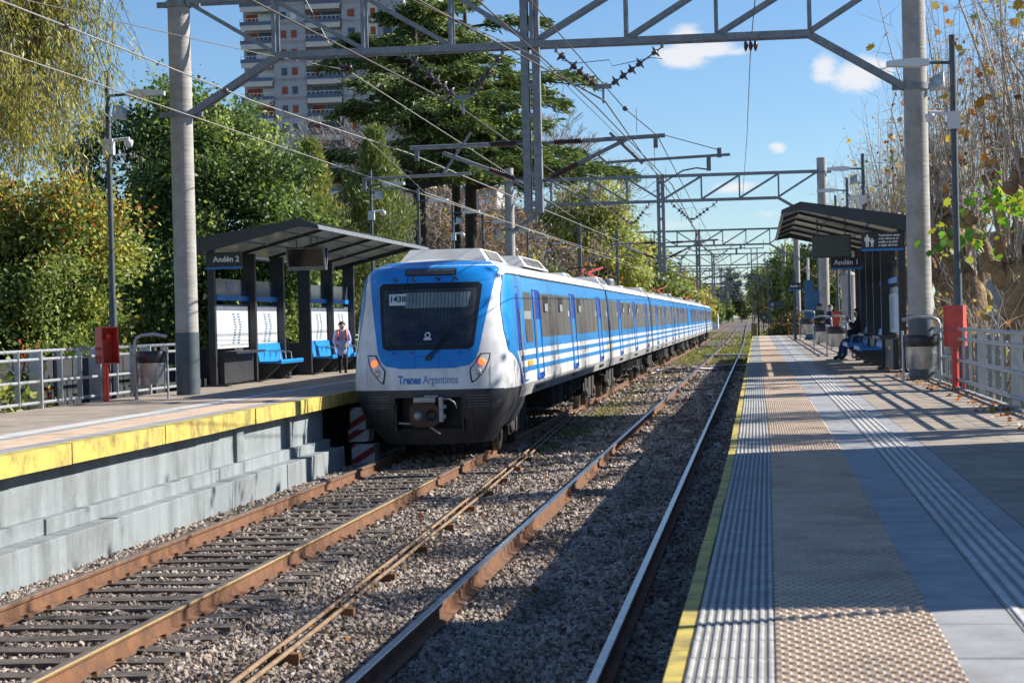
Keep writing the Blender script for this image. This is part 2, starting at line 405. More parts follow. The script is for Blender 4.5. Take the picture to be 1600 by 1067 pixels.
for k in range(4):
    ico = N('GeometryNodeMeshIcoSphere'); ico.inputs['Radius'].default_value = 1; ico.inputs['Subdivisions'].default_value = 1
    sp = N('GeometryNodeSetPosition'); rv_ = N('FunctionNodeRandomValue'); rv_.data_type = 'FLOAT_VECTOR'
    rv_.inputs[0].default_value = (-.42, -.42, -.42); rv_.inputs[1].default_value = (.42, .42, .42); rv_.inputs['Seed'].default_value = k * 7 + 3
    L(ico.outputs[0], sp.inputs['Geometry']); L(rv_.outputs[0], sp.inputs['Offset'])
    sm_ = N('GeometryNodeSetMaterial'); sm_.inputs['Material'].default_value = ms; L(sp.outputs[0], sm_.inputs[0])
    g2 = N('GeometryNodeGeometryToInstance'); L(sm_.outputs[0], g2.inputs[0]); L(g2.outputs[0], gti.inputs[0])
iop = N('GeometryNodeInstanceOnPoints'); iop.inputs['Pick Instance'].default_value = True
L(gi.outputs[0], iop.inputs['Points']); L(gti.outputs[0], iop.inputs['Instance'])
rr = N('FunctionNodeRandomValue'); rr.data_type = 'FLOAT_VECTOR'; rr.inputs[0].default_value = (0, 0, 0); rr.inputs[1].default_value = (6.28, 6.28, 6.28); rr.inputs['Seed'].default_value = 5
e2r = N('FunctionNodeEulerToRotation'); L(rr.outputs[0], e2r.inputs[0]); L(e2r.outputs[0], iop.inputs['Rotation'])
na = N('GeometryNodeInputNamedAttribute'); na.data_type = 'FLOAT'; na.inputs['Name'].default_value = 'size'
vm = N('ShaderNodeVectorMath'); vm.operation = 'MULTIPLY'; r3 = N('FunctionNodeRandomValue'); r3.data_type = 'FLOAT_VECTOR'
r3.inputs[0].default_value = (.7, .6, .5); r3.inputs[1].default_value = (1.3, 1.1, .95); r3.inputs['Seed'].default_value = 9
L(na.outputs['Attribute'], vm.inputs[0]); L(r3.outputs[0], vm.inputs[1]); L(vm.outputs[0], iop.inputs['Scale'])
L(iop.outputs[0], go.inputs[0])
st.modifiers.new('scatter', 'NODES').node_group = ng

# ------------------------------------------------------------------ grass and weeds
def blades(name, label, n, fx, hmin, hmax, cols, w=.02):
    P = fx(n); n = len(P)
    h = rng.uniform(hmin, hmax, n); a = rng.uniform(0, 6.28, n); t = rng.normal(0, .35, (n, 2)) * h[:, None]
    dx = np.cos(a) * w; dy = np.sin(a) * w
    v = np.zeros((n, 3, 3)); v[:, 0] = P; v[:, 1] = P; v[:, 0, 0] -= dx; v[:, 0, 1] -= dy; v[:, 1, 0] += dx; v[:, 1, 1] += dy
    v[:, 2] = P; v[:, 2, :2] += t; v[:, 2, 2] += h
    c = np.array(cols)[rng.integers(0, len(cols), n)] * rng.uniform(.6, 1.3, (n, 1))
    o = bulk(name, v.reshape(-1, 3), np.arange(3 * n).reshape(-1, 3), MT['leaf'], tint=c)
    return tag(o, label, 'grass', kind='stuff')
def patch_pts(patches, z):
    def f(n):
        tot = sum(p[4] for p in patches); out = []
        for (cx, cy, sx, sy, wt_) in patches:
            k = int(n * wt_ / tot); q = rng.normal(0, 1, (k, 2)); out.append(np.stack([cx + q[:, 0] * sx, cy + q[:, 1] * sy, np.full(k, z)], 1))
        o = np.concatenate(out); o[:, 0] += cxv(o[:, 1]); return o
    return f
blades('track_weeds', 'yellow-green weeds growing in the ballast between the tracks', 42000,
       patch_pts([(-4.3, 58, .35, 5, 3), (-4.5, 72, .4, 6, 3), (-4.2, 90, .5, 10, 3), (-2, 82, .7, 2.5, 2), (-2, 104, .8, 9, 4), (-4, 125, 1.5, 18, 5), (-.7, 95, .2, 8, 1.5), (-4.4, 46, .25, 1.5, 1), (-4.35, 41, .12, .8, .4)], -.22),
       .03, .11, [(.20, .20, .05), (.30, .27, .08), (.13, .15, .04)], .02)
blades('verge_grass', 'grass beyond the end of the right platform and along the line', 70000,
       patch_pts([(4, 150, 4, 14, 4), (1.2, 190, 1.2, 40, 3), (-9.5, 190, 1.0, 40, 3), (5, 230, 4, 50, 3), (-10, 270, 3, 40, 2)], -.3),
       .10, .35, [(.20, .21, .04), (.28, .25, .07), (.12, .17, .03)], .07)

# ------------------------------------------------------------------ tracks
def railway(name, label, cx, y0, y1, headmat):
    t = thing(name, label, 'railway track', (cx, 0, 0))
    prof = [(-.075, -.172), (.075, -.172), (.075, -.160), (.012, -.140), (.010, -.045), (.036, -.036), (.036, -.006), (.030, 0), (-.030, 0), (-.036, -.006), (-.036, -.036), (-.010, -.045), (-.012, -.140), (-.075, -.160)]
    prof = [(a, b) for a, b in prof]
    for s in (-1, 1):
        ys_ = [y0, 120] + list(np.arange(130, y1, 10.0))
        mb = MB(); n = len(prof); vs = []
        for y in ys_:
            for (a, b) in prof: vs.append((s * .838 + a + curve_x(y), y, b))
        for i in range(len(ys_) - 1):
            for j in range(n):
                mi = 1 if 6 <= j <= 8 else 0
                mb.add([], [], 0)
                mb.f.append((i * n + j, i * n + (j + 1) % n, (i + 1) * n + (j + 1) % n, (i + 1) * n + j)); mb.m.append(mi); mb.sm.append(False)
        mb.v = vs
        mb.build('rail', [MT['rust'], headmat], t)
    return t
trA = railway('railway_track', 'near right-hand track with polished silvery rail heads beside the right platform', -2.004, -5, 900, MT['railtop'])
trB = railway('railway_track', 'left-hand track under the train with rusty rails and exposed timber sleepers', -6.0, -5, 900, MT['railtop_old'])
MB().box(.8742, .8762, 4, 31, -.016, -.004).build('yellow_rail_line', MT['railyellow'], trB)
MB().box(.812, .866, 4, 30, .0005, .004).build('yellow_rail_line', MT['railyellow'], trB) if False else None
smesh = []
for k in range(4):
    mb = MB(); w = .115 + .01 * k; q = random.Random(k)
    n = 7
    vs = []
    for i in range(n):
        x = -1.35 + 2.7 * i / (n - 1); dz = q.uniform(-.008, .008); dw = q.uniform(-.012, .012)
        vs += [(x, -w + dw, -.12), (x, -w + dw, dz), (x, w + dw, dz + q.uniform(-.006, .006)), (x, w + dw, -.12)]
    fs = []
    for i in range(n - 1):
        a = i * 4
        for j in range(3): fs.append((a + j, a + j + 1, a + j + 5, a + j + 4))
    fs += [(0, 1, 2, 3), (4 * n - 1, 4 * n - 2, 4 * n - 3, 4 * n - 4)]
    mb.add(vs, fs); smesh.append(mb.mesh('sleeper', MT['timber']))
for i in range(18, 64):
    o = link('sleeper', smesh[i % 4], trB, (random.uniform(-.04, .04), i * .6 + .3 + random.uniform(-.04, .04), -.163), random.uniform(-.012, .012))
for i in range(18, 76):
    link('sleeper', smesh[(i * 3) % 4], trA, (random.uniform(-.03, .03), i * .6 + .3, -.198), random.uniform(-.01, .01))
# rail clips and chairs on the exposed track
cl = MB(); cl.box(-.12, .12, -.07, .07, -.178, -.158).box(-.105, -.07, -.04, .04, -.158, -.135).box(.07, .105, -.04, .04, -.158, -.135)
clm = cl.mesh('rail_chair', MT['rust'])
for i in range(18, 56):
    for s in (-1, 1): link('rail_chair', clm, trB, (s * .838, i * .6 + .3, 0))

# point rods between the tracks
t = thing('point_rods', 'pair of weathered brown point rods on supports running between the two tracks', 'rods')
def rodx(y): return -3.72 - .0245 * (y - 13.6) - .00022 * (y - 13.6) ** 2 * (1 if y < 30 else .9)
for dx in (-.06, .06):
    MB().tube([(rodx(y) + dx + random.uniform(-.006, .006), y, -.085 + random.uniform(-.006, .006)) for y in np.arange(6, 62, 1.5)], .021, 6).build('rod', MT['rods'], t)
for y in np.arange(8, 60, 2.45):
    MB().box(rodx(y) - .13, rodx(y) + .13, y - .05, y + .05, -.24, -.115).box(rodx(y) - .012, rodx(y) + .012, y - .03, y + .03, -.115, -.055).build('rod_support', MT['rust'], t)

# cable crossings lying over the rails far away
t = thing('cable_crossing', 'dark rubber-covered cables crossing the ballast towards the far end of the platform', 'cables')
for k, (ya, yb) in enumerate(((93, 96), (98, 101))):
    MB().tube([(-5.0 + i * .5, ya + (yb - ya) * (i / 9.0) + math.sin(i * 1.3) * .4, -.13 + .03 * math.sin(i * 2)) for i in range(10)], .11, 6).build('cable', MT['bag'], t)
t = MB().box(-3.4, -.6, 129, 130.2, -.19, .02).build('crossing_plank', MT['slab']); tag(t, 'pale concrete crossing plank laid across the near track at the platform end', 'crossing')

# ------------------------------------------------------------------ right platform
PR = struct(MB().box(-.25, 3.22, -2, 124, -.36, 1.195).build('platform_right', MT['wall']))
EDGE = -.285
def bend(y): return (-(18.2 - y) * .0055, -.0055) if y < 18 else (0.0, 0.0)      # the near platform edge runs slightly askew
for i in range(26):
    y = -.5 + i * 1.25 if i < 26 else 0
    MB().box(0, .062, .006, 1.244, -.12, .002).build('coping_block', MT['yellow'], PR, (EDGE + bend(2.5 + i * 1.25)[0] + random.uniform(-.004, .004), 2.5 + i * 1.25, 1.2), bend(2.5 + i * 1.25)[1])
MB().box(EDGE, EDGE + .062, 35.01, 124, 1.08, 1.202).build('coping', MT['yellow'], PR)
X0 = EDGE + .064; TW = .32; SP = .40
def ribtile(n, m, w, L_, rh=.006, name='ribbed_tile'):
    mb = MB(); mb.box(.004, w - .004, .003, L_ - .003, -.03, 0, 1)
    for i in range(n):
        a = (i + .28) * w / n; b = (i + .82) * w / n
        mb.add([(a, .006, 0), (b, .006, 0), (b, L_ - .006, 0), (a, L_ - .006, 0), (a + .004, .012, rh), (b - .004, .012, rh), (b - .004, L_ - .012, rh), (a + .004, L_ - .012, rh)],
               [(4, 5, 6, 7), (0, 1, 5, 4), (1, 2, 6, 5), (2, 3, 7, 6), (3, 0, 4, 7)])
    return mb.mesh(name, m)
def dottile(w, L_):
    mb = MB(); mb.box(.003, w - .003, .003, L_ - .003, -.03, 0, 1)
    nx_, ny_ = 6, 6
    for i in range(nx_):
        for j in range(ny_):
            cx_ = (i + .27 + .5 * (j % 2)) * w / nx_; cy_ = (j + .5) * L_ / ny_
            vs = [(cx_ + .021 * math.cos(a), cy_ + .024 * math.sin(a), 0) for a in np.arange(0, 6.2, math.pi / 3)] + [(cx_ + .013 * math.cos(a), cy_ + .015 * math.sin(a), .009) for a in np.arange(0, 6.2, math.pi / 3)]
            mb.add(vs, [(6, 7, 8, 9, 10, 11)] + [(q, (q + 1) % 6, (q + 1) % 6 + 6, q + 6) for q in range(6)])
    return mb.mesh('dotted_tile', [MT['dotted'], MT['dotted_base']])
rm = ribtile(9, [MT['ribbed'], MT['ribbed_base']], .32, SP); dm = dottile(.32, SP)
sm = MB().box(.004, .316, .004, SP - .004, -.03, -.001).mesh('paving_slab', MT['slab'])
gm = ribtile(5, [MT['guide'], MT['guide_base']], .32, SP, .007, 'guide_tile')
ROWS = 58; Y0 = 6.1
for i in range(ROWS):
    y = Y0 + i * SP
    for k, (m_, nm) in enumerate(((rm, 'ribbed_tile'), (dm, 'dotted_tile'), (dm, 'dotted_tile'), (sm, 'paving_slab'), (gm, 'guide_tile'))):
        link(nm, m_, PR, (X0 + k * TW + bend(y)[0], y, 1.203 + random.uniform(-.0012, .0012)), bend(y)[1])
YE = Y0 + ROWS * SP
def long_strip(x0, m, nr, name, w=.32):
    mb = MB(); mb.box(x0 + .004, x0 + w - .004, YE, 124, 1.17, 1.203, 1 if nr else 0)
    if nr:
        for i in range(nr):
            a = x0 + (i + .28) * w / nr; b = x0 + (i + .82) * w / nr
            mb.box(a, b, YE, 123.9, 1.2031, 1.209)
    return mb.build(name, m, PR)
long_strip(X0, [MT['ribbed'], MT['ribbed_base']], 9, 'ribbed_strip'); long_strip(X0 + 3 * TW, MT['slab'], 0, 'slab_strip'); long_strip(X0 + 4 * TW, [MT['guide'], MT['guide_base']], 5, 'guide_strip')
ds = long_strip(X0 + TW, MT['dotted'], 0, 'dotted_strip', w=.64)
# dots of the far rows: one piece
n = 0; V = []; Fc = []
ya = np.arange(YE + .02, 75, .066); xa = np.arange(X0 + TW + .025, X0 + TW + .63, .0525)
XX, YY = np.meshgrid(xa, ya); XX = XX + .0257 * (np.arange(len(ya))[:, None] % 2) - .012; c = np.stack([XX.ravel(), YY.ravel()], 1); k = len(c)
base = np.array([(-.015, -.015, 1.203), (.015, -.015, 1.203), (.015, .015, 1.203), (-.015, .015, 1.203), (-.009, -.009, 1.2095), (.009, -.009, 1.2095), (.009, .009, 1.2095), (-.009, .009, 1.2095)])
v = base[None] + np.concatenate([c, np.zeros((k, 1))], 1)[:, None]
ff = np.array([(4, 5, 6, 7), (0, 1, 5, 4), (1, 2, 6, 5), (2, 3, 7, 6), (3, 0, 4, 7)])
o = bulk('tactile_dots', v.reshape(-1, 3), (np.arange(k)[:, None, None] * 8 + ff[None]).reshape(-1, 4), MT['dotted'], parent=PR); o['kind'] = 'stuff'
XB = X0 + 5 * TW
MB().box(XB + .004, XB + .15, 18, 124, 1.17, 1.2).build('kerb_strip', MT['slab'], PR)
MB().box(.004, .15, 0, 17.99, -.03, .0).build('kerb_strip', MT['slab'], PR, (XB + bend(0)[0], 0, 1.2), bend(0)[1])
csm = MB().box(.004, .816, .005, 1.995, -.03, 0).mesh('concrete_slab', MT['concrete'])
for i in range(30):
    for k in range(2): link('concrete_slab', csm, PR, (XB + .155 + k * .82 + bend(-1 + i * 2.0)[0], -1 + i * 2.0, 1.1995 + random.uniform(-.002, .002)), bend(-1 + i * 2.0)[1])
MB().box(XB + .159, 3.2, 59.01, 124, 1.17, 1.2).build('concrete_strip', MT['concrete'], PR)
# rusty gutter along the back edge
MB().box(3.17, 3.24, -2, 124, 1.15, 1.225).build('rear_kerb', MT['slab'], PR)

# ------------------------------------------------------------------ left platform
PL = struct(MB().box(-11.95, -7.99, -2, 36.0, -.36, .96).build('platform_left', MT['wall']))
MB().box(-12.0, -8.02, -2, 150, .955, 1.19).build('deck', MT['concrete'], PL)
MB().box(-11.95, -9.2, 36.0, 150, -.36, .95).build('rear_wall', MT['shade_wall'], PL)
cbm = [MB().box(-.16, .002, .004, L_ - .004, -.235, 0).mesh('coping_block', MT['yellow']) for L_ in (1.2,)]
for i in range(44):
    link('coping_block', cbm[0], PL, (-7.75 + random.choice((0, 0, 0, .012, -.02)), -1 + i * 1.2, 1.2 + random.uniform(-.003, .003)))
MB().box(-7.91, -7.748, 51.81, 150, .965, 1.2).build('coping', MT['yellow'], PL)
MB().box(-8.02, -7.91, -2, 150, .955, 1.185).build('deck_edge', MT['slab'], PL)
# grey strip on the deck behind the coping
wc = MB().box(-8.2, -7.915, -1.995, 150.1, 1.186, 1.198).build('grey_strip', MT['slab'], PL)
mb = MB(); mb.box(-8.84, -8.205, -2, 150, 1.186, 1.2)
mb.build('cream_strip', MT['dotted'], PL)
ya = np.arange(17, 62, .06); xa = np.arange(-8.81, -8.21, .06)
XX, YY = np.meshgrid(xa, ya); c = np.stack([XX.ravel(), YY.ravel()], 1); k = len(c)
b2 = base.copy(); b2[:, 2] -= .003
v = b2[None] + np.concatenate([c, np.zeros((k, 1))], 1)[:, None]
o = bulk('tactile_dots', v.reshape(-1, 3), (np.arange(k)[:, None, None] * 8 + ff[None]).reshape(-1, 4), MT['dotted'], parent=PL); o['kind'] = 'stuff'
MB().box(-9.1, -8.845, -2, 150, 1.186, 1.198).build('grey_strip', MT['slab'], PL)
MB().box(-9.36, -9.105, -2, 150, 1.186, 1.202).build('white_strip', MT['guide'], PL)
csm2 = MB().box(.004, 2.55, .005, 2.495, -.02, 0).mesh('concrete_slab', MT['concrete'])
for i in range(28): link('concrete_slab', csm2, PL, (-11.93, 2 + i * 2.5, 1.2 + random.uniform(-.002, .002)))
# stepped wall below the deck, a little irregular as cast
def ledge(x0, x1, z0, z1, name, jit):
    y = 6.0; q = random.Random(int(z1 * 100))
    while y < 36:
        L_ = q.choice((3.4, 5.2, 6.6)); yb = min(y + L_, 36.0 - .001 * jit)
        if 36 - yb < 1.2: yb = 36
        dx = q.uniform(-.02, .02); dz = q.uniform(-.015, .015)
        MB().box(x0, x1 + dx, y, yb - .002, z0, z1 + dz).build(name, MT['wall'], PL, bevel=.012); y = yb
ledge(-8.0, -7.86, .22, .40, 'upper_ledge', 1)
ledge(-8.0, -7.60, -.34, .23, 'lower_ledge', 2)
for (ya_, yb_) in ((29.7, 30.1), (33.1, 33.3)):
    MB().box(-8.0, -7.93, ya_, yb_, .41, .94).build('wall_pilaster', MT['wall'], PL)
# red and white hazard stripes round the opening where the wall ends
stripe_w = mat('hazard_white', (.62, .66, .70), .6); stripe_r = mat('hazard_red', (.40, .02, .03), .6)
t = thing('service_steps', 'concrete steps with red and white hazard stripes under the platform beside the train', 'steps', (0, 0, 0))
def striped(x0, x1, y0, z0, z1, nst, name):
    """front panel with diagonal stripes as separate inlays"""
    MB().box(x0, x1, y0, y0 + .5, z0, z1).build(name, stripe_w, t)
    W_w = x1 - x0; H_ = z1 - z0; mb = MB(); step = .34
    k = -3
    for k in range(-4, 6):
        a = k * step; poly = []
        # clip band between z = z0+a+x*.6 .. +.13 to the panel
        def cl_(x, off): return min(max(z0 + off + (x - x0) * .62, z0), z1)
        xs_ = np.linspace(x0, x1, 9)
        lo_ = [cl_(x, a) for x in xs_]; hi_ = [cl_(x, a + .13) for x in xs_]
        if max(h - l for h, l in zip(hi_, lo_)) < .02: continue
        mb = MB()
        for i in range(8):
            if hi_[i] - lo_[i] > .001 or hi_[i + 1] - lo_[i + 1] > .001:
                mb.add([(xs_[i], y0 - .004, lo_[i]), (xs_[i + 1], y0 - .004, lo_[i + 1]), (xs_[i + 1], y0 - .004, hi_[i + 1]), (xs_[i], y0 - .004, hi_[i])], [(0, 1, 2, 3)])
        if mb.f: mb.build('red_stripe', stripe_r, t)
striped(-7.72, -7.42, 37.2, .48, .88, 2, 'step')
striped(-7.72, -7.32, 37.0, .26, .48, 2, 'step')
striped(-7.62, -6.98 - .2, 36.8, -.2, .22, 3, 'step')
MB().box(-7.64, -7.60, 36.0, 36.02, -.3, .24).build('edge_stripe', stripe_w, t)
MB().box(-8.02, -7.99, 36.0, 36.02, .4, .94).build('edge_stripe', stripe_r, t)
# ================================================================== THE TRAIN
TM = dict(
    white=mat('train_white', (.78, .78, .77), .32, col2=(.50, .48, .44), nscale=2.6, coat=.25, lo=.45, hi=.85, streak=True, dirt=.28, dscale=2.0),
    roof=mat('train_roof_white', (.60, .60, .58), .55, col2=(.40, .39, .36), nscale=2.5, lo=.4, hi=.8),
    blue=mat('train_blue', (.008, .27, .70), .28, col2=(.02, .19, .48), nscale=2.0, coat=.3, lo=.4, hi=.85, dirt=.3, dscale=1.6),
    bluef=mat('train_front_blue', (.010, .25, .68), .25, col2=(.015, .14, .45), nscale=2.0, coat=.4, lo=.4, hi=.85),
    door=mat('train_door_blue', (.010, .055, .36), .3, col2=(.008, .035, .24), nscale=3),
    grey=mat('train_skirt_grey', (.035, .045, .055), .45, col2=(.07, .065, .06), nscale=3, lo=.4, hi=.8, dirt=.6, dscale=3),
    sill=mat('train_sill_grime', (.36, .36, .35), .6, col2=(.16, .15, .14), nscale=5, streak=True),
    under=mat('underframe', (.055, .05, .045), .8, col2=(.025, .022, .02), nscale=6),
    wheel=mat('wheel_steel', (.16, .14, .12), .45, metal=.6),
    win=mat('curtained_window', (.125, .115, .105), .35, col2=(.075, .068, .062), nscale=5, streak=True, spec=.35),
    vent=mat('window_vent_open', (.01, .01, .012), .4),
    pane=mat('vent_pane', (.42, .44, .45), .2),
    glass=glass_mat('windscreen_glass', (.012, .014, .018), .04, .72),
    blk=mat('black_rubber', (.012, .012, .014), .4),
    panto=mat('pantograph_red', (.48, .05, .04), .5),
    cab=mat('cab_interior', (.13, .15, .17), .8, col2=(.03, .04, .06), nscale=3), blind=mat('cab_blind', (.66, .70, .70), .7), cabseat=mat('cab_desk', (.03, .05, .12), .6),
    orange=mat('marker_orange', (.75, .38, .02), .5), lens=mat('lamp_lens', (.55, .55, .52), .15, metal=.4),
    coupler=mat('coupler_rust', (.09, .05, .035), .6, metal=.4, col2=(.07, .04, .03), nscale=12), steel=mat('coupler_grey', (.42, .42, .41), .5, metal=.3),
    text=mat('train_text_blue', (.01, .17, .52), .4, amt=.05), textw=mat('placard_white', (.62, .70, .74), .5), textd=mat('placard_digit', (.02, .02, .03), .5),
    red=emis('tail_lamp_red', (1.0, .10, .02), 1.6), led=mat('blind_display', (.10, .095, .09), .3, col2=(.06, .055, .055), nscale=8),
)
CX = -5.94; FY = 35.55; CARL = 24.5
zW = [.25, .45, .62, .90, 1.18, 1.25, 1.30, 2.2, 3.05, 3.30, 3.42, 3.52, 3.60, 3.65, 3.67]
vW = [1.0, 1.15, 1.27, 1.41, 1.48, 1.49, 1.50, 1.455, 1.41, 1.38, 1.32, 1.22, 1.0, .62, .05]
zY = [.25, .60, .90, 1.10, 1.25, 1.6, 2.0, 2.6, 3.2, 3.42, 3.52, 3.60, 3.65, 3.67]
vY = [.42, .20, .08, .02, 0, .02, .12, .33, .60, .74, .88, 1.10, 1.4, 1.7]
def Wd(z): return float(np.interp(z, zW, vW))
def Y0n(z): return float(np.interp(z, zY, vY))
NP, DP = 3.3, 1.25
def nose_y(x, z):
    w = Wd(z); t = min(abs(x) / w, .9995)
    return Y0n(z) + DP * (1 - (1 - t ** NP) ** (1 / NP))
def nose_n(x, z):
    e = .01
    gx_ = (nose_y(x + e, z) - nose_y(x - e, z)) / (2 * e); gz_ = (nose_y(x, z + e) - nose_y(x, z - e)) / (2 * e)
    return Vector((gx_, -1, gz_)).normalized()
def nose_p(x, z, off=.004):
    n = nose_n(x, z); return Vector((x, nose_y(x, z), z)) + n * off
def side_x(y, z):
    w = Wd(z); q = min(max((y - Y0n(z)) / DP, 0), 1)
    return w * (max(1 - (1 - q) ** NP, 0)) ** (1 / NP)
def side_p(y, z, side=1, off=.005):
    e = .01
    x = side_x(y, z); gy = (side_x(y + e, z) - side_x(y - e, z)) / (2 * e); gz_ = (side_x(y, z + e) - side_x(y, z - e)) / (2 * e)
    n = Vector((1, -gy, -gz_)).normalized(); p = Vector((x, y, z)) + n * off
    p.x *= side; return p

def zpatch(L_, R_, z0, z1, fn, nz=26, nx=14):
    """fill between two z->value outlines with a curved grid laid on the surface fn(value, z)"""
    zs = np.linspace(z0, z1, nz); vs = []; fs = []
    for z in zs:
        a = np.interp(z, [p[0] for p in L_], [p[1] for p in L_]); b = np.interp(z, [p[0] for p in R_], [p[1] for p in R_])
        for i in range(nx): vs.append(fn(a + (b - a) * i / (nx - 1), z))
    for j in range(nz - 1):
        for i in range(nx - 1): fs.append((j * nx + i, j * nx + i + 1, (j + 1) * nx + i + 1, (j + 1) * nx + i))
    return vs, fs
def front_patch(name, outline, z0, z1, m, parent, off=.004, sym=True, left=None, nz=26, nx=16, hole=None):
    R_ = outline; L_ = left if left else [(z, -v) for z, v in outline]
    mb = MB(); vs, fs = zpatch(L_, R_, z0, z1, lambda a, z: nose_p(a, z, off), nz, nx); mb.add(vs, fs, 0, True)
    return mb.build(name, m, parent)

train = thing('passenger_train', 'blue and white electric passenger train standing on the left-hand track', 'train', (CX, FY, 0))

def profile_right(n=0):
    zs = [1.0, 1.27, 1.48, 1.58, 1.70, 1.80, 1.91, 2.2, 3.05, 3.30, 3.42, 3.52, 3.60, 3.65]
    return [(Wd(z), z) for z in zs]
def band_mat(z):     # colours of the horizontal livery bands on the flank
    if z < 1.13: return 2
    if z < 1.26: return 2
    if z < 1.47: return 0
    if z < 1.575: return 1
    if z < 1.69: return 0
    if z < 1.79: return 1
    if z < 1.905: return 0
    if z < 3.33: return 1
    return 3
def car_body(L_):
    zs = [1.02, 1.13, 1.26, 1.48, 1.58, 1.70, 1.80, 1.91, 2.10, 3.06, 3.33, 3.44, 3.53, 3.60, 3.65, 3.67]
    mb = MB(); ring = [(Wd(z), z) for z in zs] + [(-Wd(z), z) for z in zs[::-1]]
    n = len(ring); ysx = [0, .02, L_ - .02, L_]
    for y, k in ((0, 1.0), (L_, 1.0)):
        mb.v += [(x * k, y, z) for x, z in ring]
    for j in range(n):
        a, b = ring[j], ring[(j + 1) % n]; z = (a[1] + b[1]) / 2
        mi = 4 if (j == n - 1) else (3 if j == len(zs) - 1 else band_mat(z))
        mb.f.append((j, (j + 1) % n, n + (j + 1) % n, n + j)); mb.m.append(mi); mb.sm.append(z > 3.35)
    mb.f.append(tuple(range(n))[::-1]); mb.m.append(4); mb.sm.append(False)
    mb.f.append(tuple(range(n, 2 * n))); mb.m.append(4); mb.sm.append(False)
    return mb.mesh('car_body', [TM['white'], TM['blue'], TM['sill'], TM['roof'], TM['under']])
def flank(mb, y0, y1, z0, z1, off, mi=0, side=1, d=.0, ins=0):
    """slab following the leaning side wall, `off` metres proud of it"""
    e = .02
    vs = []
    for (y, z) in ((y0, z0), (y1, z0), (y1, z1), (y0, z1)): vs.append(((Wd(z) + off) * side, y, z))
    for (y, z) in ((y0, z0), (y1, z0), (y1, z1), (y0, z1)): vs.append(((Wd(z) - e) * side, y, z))
    mb.add(vs, [(0, 1, 2, 3), (0, 4, 5, 1), (1, 5, 6, 2), (2, 6, 7, 3), (3, 7, 4, 0)], mi)
# shared sub-part meshes (built once, linked under each car)
DW = 1.3
def door_mesh(side):
    mb = MB()
    flank(mb, 0, DW, 1.26, 3.10, .006, 0, side)
    flank(mb, .04, .09, 1.34, 3.0, .018, 1, side); flank(mb, DW - .05, DW - .01, 1.3, 3.06, .02, 1, side)
    flank(mb, .10, .42, 1.30, 3.06, .010, 1, side); flank(mb, .14, .36, 1.95, 2.9, .013, 2, side)
    return mb.mesh('door', [TM['door'], TM['blue'], TM['win']])
def window_mesh(L_, side, nv):
    mb = MB(); flank(mb, 0, L_, 2.12, 3.03, .008, 0, side)
    n = max(1, int(round(L_ / 1.45)))
    for i in range(1, n): flank(mb, i * L_ / n - .02, i * L_ / n + .02, 2.13, 3.02, .011, 1, side)
    for i in range(nv):
        y = .5 + i * L_ / max(nv, 1)
        flank(mb, y, y + 1.0, 2.66, 2.99, .012, 1, side); flank(mb, y + .02, y + .62, 2.66, 2.82, .05, 2, side)
    flank(mb, L_ - .42, L_ - .26, 2.55, 2.68, .012, 3, side)
    return mb.mesh('window', [TM['win'], TM['vent'], TM['pane'], TM['white']])
dmesh = {s: door_mesh(s) for s in (-1, 1)}
wmesh = {}
def bogie_mesh():
    mb = MB()
    for s in (-1, 1):
        mb.box(s * 1.05 - .08, s * 1.05 + .08, -1.7, 1.7, .48, .70)
        mb.box(s * 1.05 - .12, s * 1.05 + .12, -.35, .35, .30, .86)
        for y in (-1.2, 1.2):
            mb.lathe([(0, -.02), (.46, -.02), (.46, .06), (.43, .07), (.43, .11), (0, .11)], 20, (s * .84, y, .43), 1, 'X')
            mb.lathe([(0, 0), (.14, 0), (.14, .16), (.10, .2), (0, .2)], 10, (s * 1.02, y, .43), 0, 'X')
            mb.box(s * 1.12 - .03, s * 1.12 + .03, y - .20, y + .20, .28, .60)
            for q in (-.16, .16): mb.tube([(s * 1.12, y + q, .5), (s * 1.12, y + q, .86)], .055, 6)
        mb.tube([(s * 1.16, -.9, .35), (s * 1.16, -.9, .8)], .05, 6); mb.tube([(s * 1.16, .5, .25), (s * 1.16, .5, .85)], .05, 6)
    mb.box(-1.0, 1.0, -.2, .2, .45, .75)
    for y in (-1.2, 1.2): mb.tube([(-.85, y, .43), (.85, y, .43)], .07, 8, 1)
    return mb.mesh('bogie', [TM['under'], TM['wheel']])
bgm = bogie_mesh()
def eq_mesh(L_, k, s):
    q = random.Random(k); mb = MB(); mb.box(s * .8 - .1, s * .8 + .1, 0, L_, .9, 1.0)
    if True:
        y = 0
        while y < L_:
            w = q.uniform(.5, 1.3); h = q.uniform(.35, .58)
            mb.box(s * .8 - .45, s * .8 + .45, y, min(y + w, L_), 1.01 - h, 1.01)
            for i in range(3): mb.box(s * 1.25, s * 1.27, y + .05 + i * w * .3, y + .09 + i * w * .3, 1.01 - h + .05, .96) if s > 0 else None
            y += w + q.uniform(.1, .5)
    return mb.mesh('equipment_box', TM['under'])
eqm = [[eq_mesh(8.5, k + 5 * (s > 0), s) for s in (-1, 1)] for k in range(3)]
